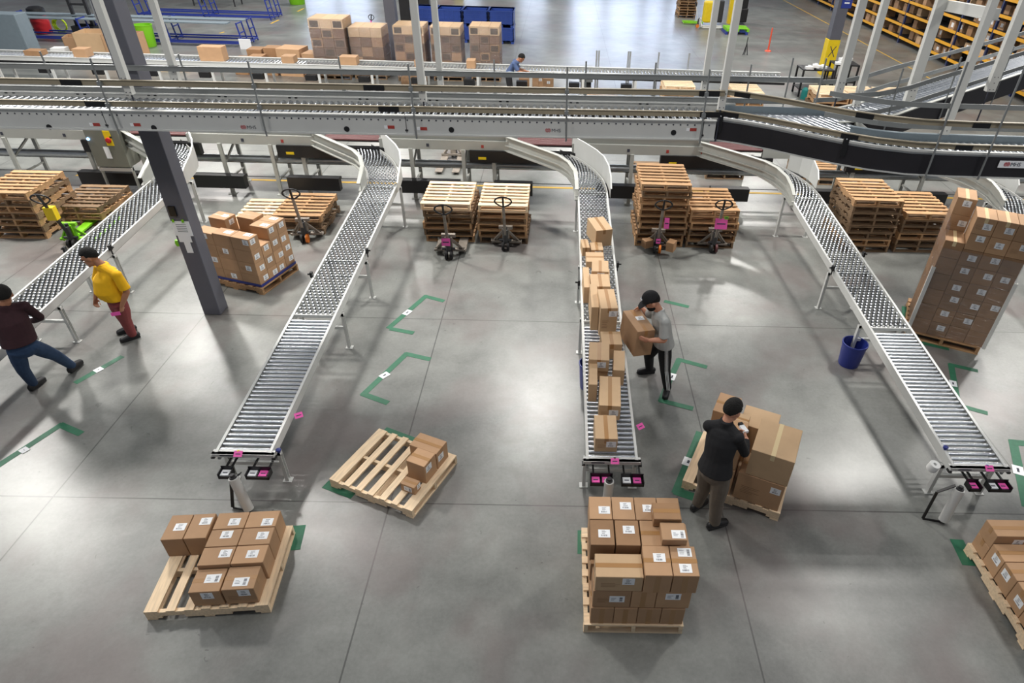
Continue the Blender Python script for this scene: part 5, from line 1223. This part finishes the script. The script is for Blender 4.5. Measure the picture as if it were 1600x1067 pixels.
# black tables with foam parts
def table(x, y, wd, dp, h_, label):
    t = empty('work_table', (x, y, 0), 0, label, 'table'); MB().box(0, 0, h_-.04, wd, dp, h_).build('table_top', 'black', t)
    for a in (0, wd-.06):
        for b in (0, dp-.06): MB().box(a, b, 0, a+.06, b+.06, h_-.04).build('leg', 'black', t)
    MB().box(0, 0, .25, wd, dp, .28).build('lower_shelf', 'black', t); return t
table(8.85, 25.0, 1.15, .8, .95, 'black cart-like table left of the yellow column foot'); table(10.5, 26.2, .9, .8, .9, 'black table right of the yellow column foot')
for i, (x, y, z) in enumerate([(9.1, 25.15, .95), (9.4, 25.3, .95), (9.3, 25.1, 1.03), (9.65, 25.35, .95), (10.6, 26.3, .9), (10.8, 26.5, .9), (10.95, 26.35, .9), (10.75, 26.4, 1.02), (11.0, 26.5, 1.02)]):
    s = MB(); s.box(-.14, -.1, 0, .14, .1, .08); s.lathe([(0, .08), (.08, .08), (.06, .12), (0, .12)], 10)
    tag(s.build('foam_part', 'foam', None, (x, y, z), i*.7), 'white foam piece heaped on the black table %s of the yellow column foot' % ('left' if i < 4 else 'right'), 'foam', 'foam pieces %s' % ('left' if i < 4 else 'right'))
tag(MB().lathe([(0, 0), (.12, 0), (.12, .32), (.05, .4), (0, .4)], 16).build('water_jug', 'teal', None, True, (9.0, 24.75, 0)), 'teal jug on the floor by the black table', 'jug')
# upper middle: yellow truck, jacks, plastic pallets
t = empty('pallet_truck', (7.9, 39.9, 0), 0, 'yellow powered pallet truck at the top edge', 'pallet truck')
bevel(MB().box(0, 0, .1, .7, .6, 1.15).build('truck_body', 'yellow', t), .08); bevel(MB().box(.8, .2, .1, 1.1, .5, 1.2).build('battery_case', 'darksteel', t), .05)
for yy in (0, .35): MB().box(-1.1, yy, .05, 0, yy+.18, .12).build('fork', 'lime', t)
jack(7.5, 38.9, -1.5, 'pallet jack with white forks in front of the yellow truck', 'white', 'orange')
t = empty('pallet_truck', (9.9, 40.5, 0), 0, 'tall yellow and black stacker right of the yellow truck', 'pallet truck')
MB().box(-.5, 0, 0, -.2, .3, 2.4).build('mast', 'yellow', t); bevel(MB().box(0, -.1, .1, .55, .6, .8).build('truck_body', 'black', t), .05); MB().box(.1, 0, .8, .5, .3, 1.4).build('control_head', 'black', t)
for k, (m_, txt) in enumerate((('bluesteel', 'bottom, blue'), ('lime', 'topmost, green'))):
    s = MB()
    for i in range(6): s.box(0, .02+.19*i, .12, 1.2, .15+.19*i, .14)
    for i in (0, .53, 1.06): s.box(i, 0, 0, i+.12, 1.1, .12)
    tag(s.build('plastic_pallet', m_, None, (8.62+.05*k, 37.2, .14*k)), 'plastic pallet, %s of the two by the stacker' % txt, 'pallet')
stack(6.8, 42.0, 8, ['old', 'mid'], 'at the top edge left of the yellow truck')
def marker(x, y, h_, m_, txt):
    s = MB(); s.lathe([(0, 0), (.16, 0), (.14, .04), (.04, .06), (.035, h_), (0, h_)], 12); tag(s.build('marker_post', m_, None, True, (x, y, 0)), txt, 'post')
M['orange_red'] = mat('orange_post', 'd9573c', .5); marker(9.85, 33.2, 1.0, 'orange_red', 'orange-red flexible marker post on the open floor')
for px, py, tx in ((1374, 50, 'middle'), (1441, 84, 'nearest'), (1300, 8, 'farthest')):
    p = at(px, py, 0); marker(p.x, p.y, .85, 'white', 'slim white marker post in front of the rack, the %s one' % tx)
p = at(1164, 86, 0); s = MB(); s.tube((-.1, 0, 0), (0, 0, .5), .02, 8); s.tube((.1, 0, 0), (.0, 0, .5), .02, 8); s.tube((0, .1, 0), (0, 0, .75), .02, 8); tag(s.build('tripod', 'darksteel', None, (p.x, p.y, 0)), 'small black floor stand on the open floor between the white posts', 'stand')

# ---------------------------------------------------------------- pallet rack
RX = 17.4; LV = [.27, .80, 1.33, 1.86, 2.42, 3.0, 3.7]
t = empty('pallet_rack', (RX, 24, 0), 0, 'long storage rack with yellow beams and dark blue uprights along the right', 'rack')
ys = [23.4+2.6*i for i in range(13)]
for y in ys:
    for x in (RX, RX+1.1): MB().box(x-RX, y-24-.05, 0, x-RX+.09, y-24+.05, 4.6).build('upright', 'rackblue', t)
for li, z in enumerate(LV):
    for a, b in zip(ys, ys[1:]):
        MB().box(-.02, a-24+.05, z-.055, .03, b-24-.05, z+.055).build('beam', 'rackyel', t) if li < 4 or a < 45 else None
    sh = MB().box(.03, ys[0]-24, z-.02, 1.1, ys[-1]-24, z+.0).build('shelf_deck', 'darksteel', t)
MB().box(1.22, ys[0]-24, 0, 1.25, ys[-1]-24, 4.6).build('shade_back', 'rubber', t)  # added dark sheet standing in for the shade deep in the rack
R = random.Random(11)
bay = ['nearest', 'second', 'third', 'fourth', 'fifth', 'sixth', 'seventh', 'eighth', 'ninth', 'tenth', 'eleventh', 'twelfth']
lvn = ['lowest', 'second', 'third', 'fourth', 'fifth', 'sixth', 'top']
for bi, (a, b) in enumerate(zip(ys, ys[1:])):
    for li, z in enumerate(LV[:-1]):
        y = a+.12; room = LV[li+1]-z-.14
        rest_ = globals().setdefault('REST', [])
        while y < b-.45:
            if R.random() < (.42 if li < 4 else .15): y += R.uniform(.3, .8); continue
            wd = R.uniform(.28, .5); ht = min(room, R.uniform(.25, .42)); dpt = R.uniform(.1, .5)
            if y+wd > b-.1: break
            if bi > 3 or li > 3: rest_.append((RX+dpt, y, z, wd, ht)); y += wd+R.uniform(.03, .12); continue
            s = MB(); s.box(0, 0, 0, .5, wd, ht)
            o = s.build('cardboard_box', R.choice(['card', 'card', 'card_lt', 'card_dk']), None, (RX+dpt, y, z)); tag(o, 'carton on the %s shelf of the %s bay of the yellow-beam rack' % (lvn[li], bay[bi]), 'box', 'rack cartons, %s shelf, %s bay' % (lvn[li], bay[bi]))
            if R.random() < .7: MB().box(-.003, wd*.2, ht*.3, 0, wd*.6, ht*.75).build('shipping_label', 'label', o)
            y += wd+R.uniform(.03, .12)

s = MB()
for x, y, z, wd, ht in REST: s.box(x, y, z, x+.5, y+wd, z+ht, R.choice((0, 0, 1, 2)))
tag(s.build('cardboard_box', ['card', 'card_lt', 'card_dk']), 'many small cartons filling the far bays and high shelves of the yellow-beam rack', 'box', None, 'stuff')
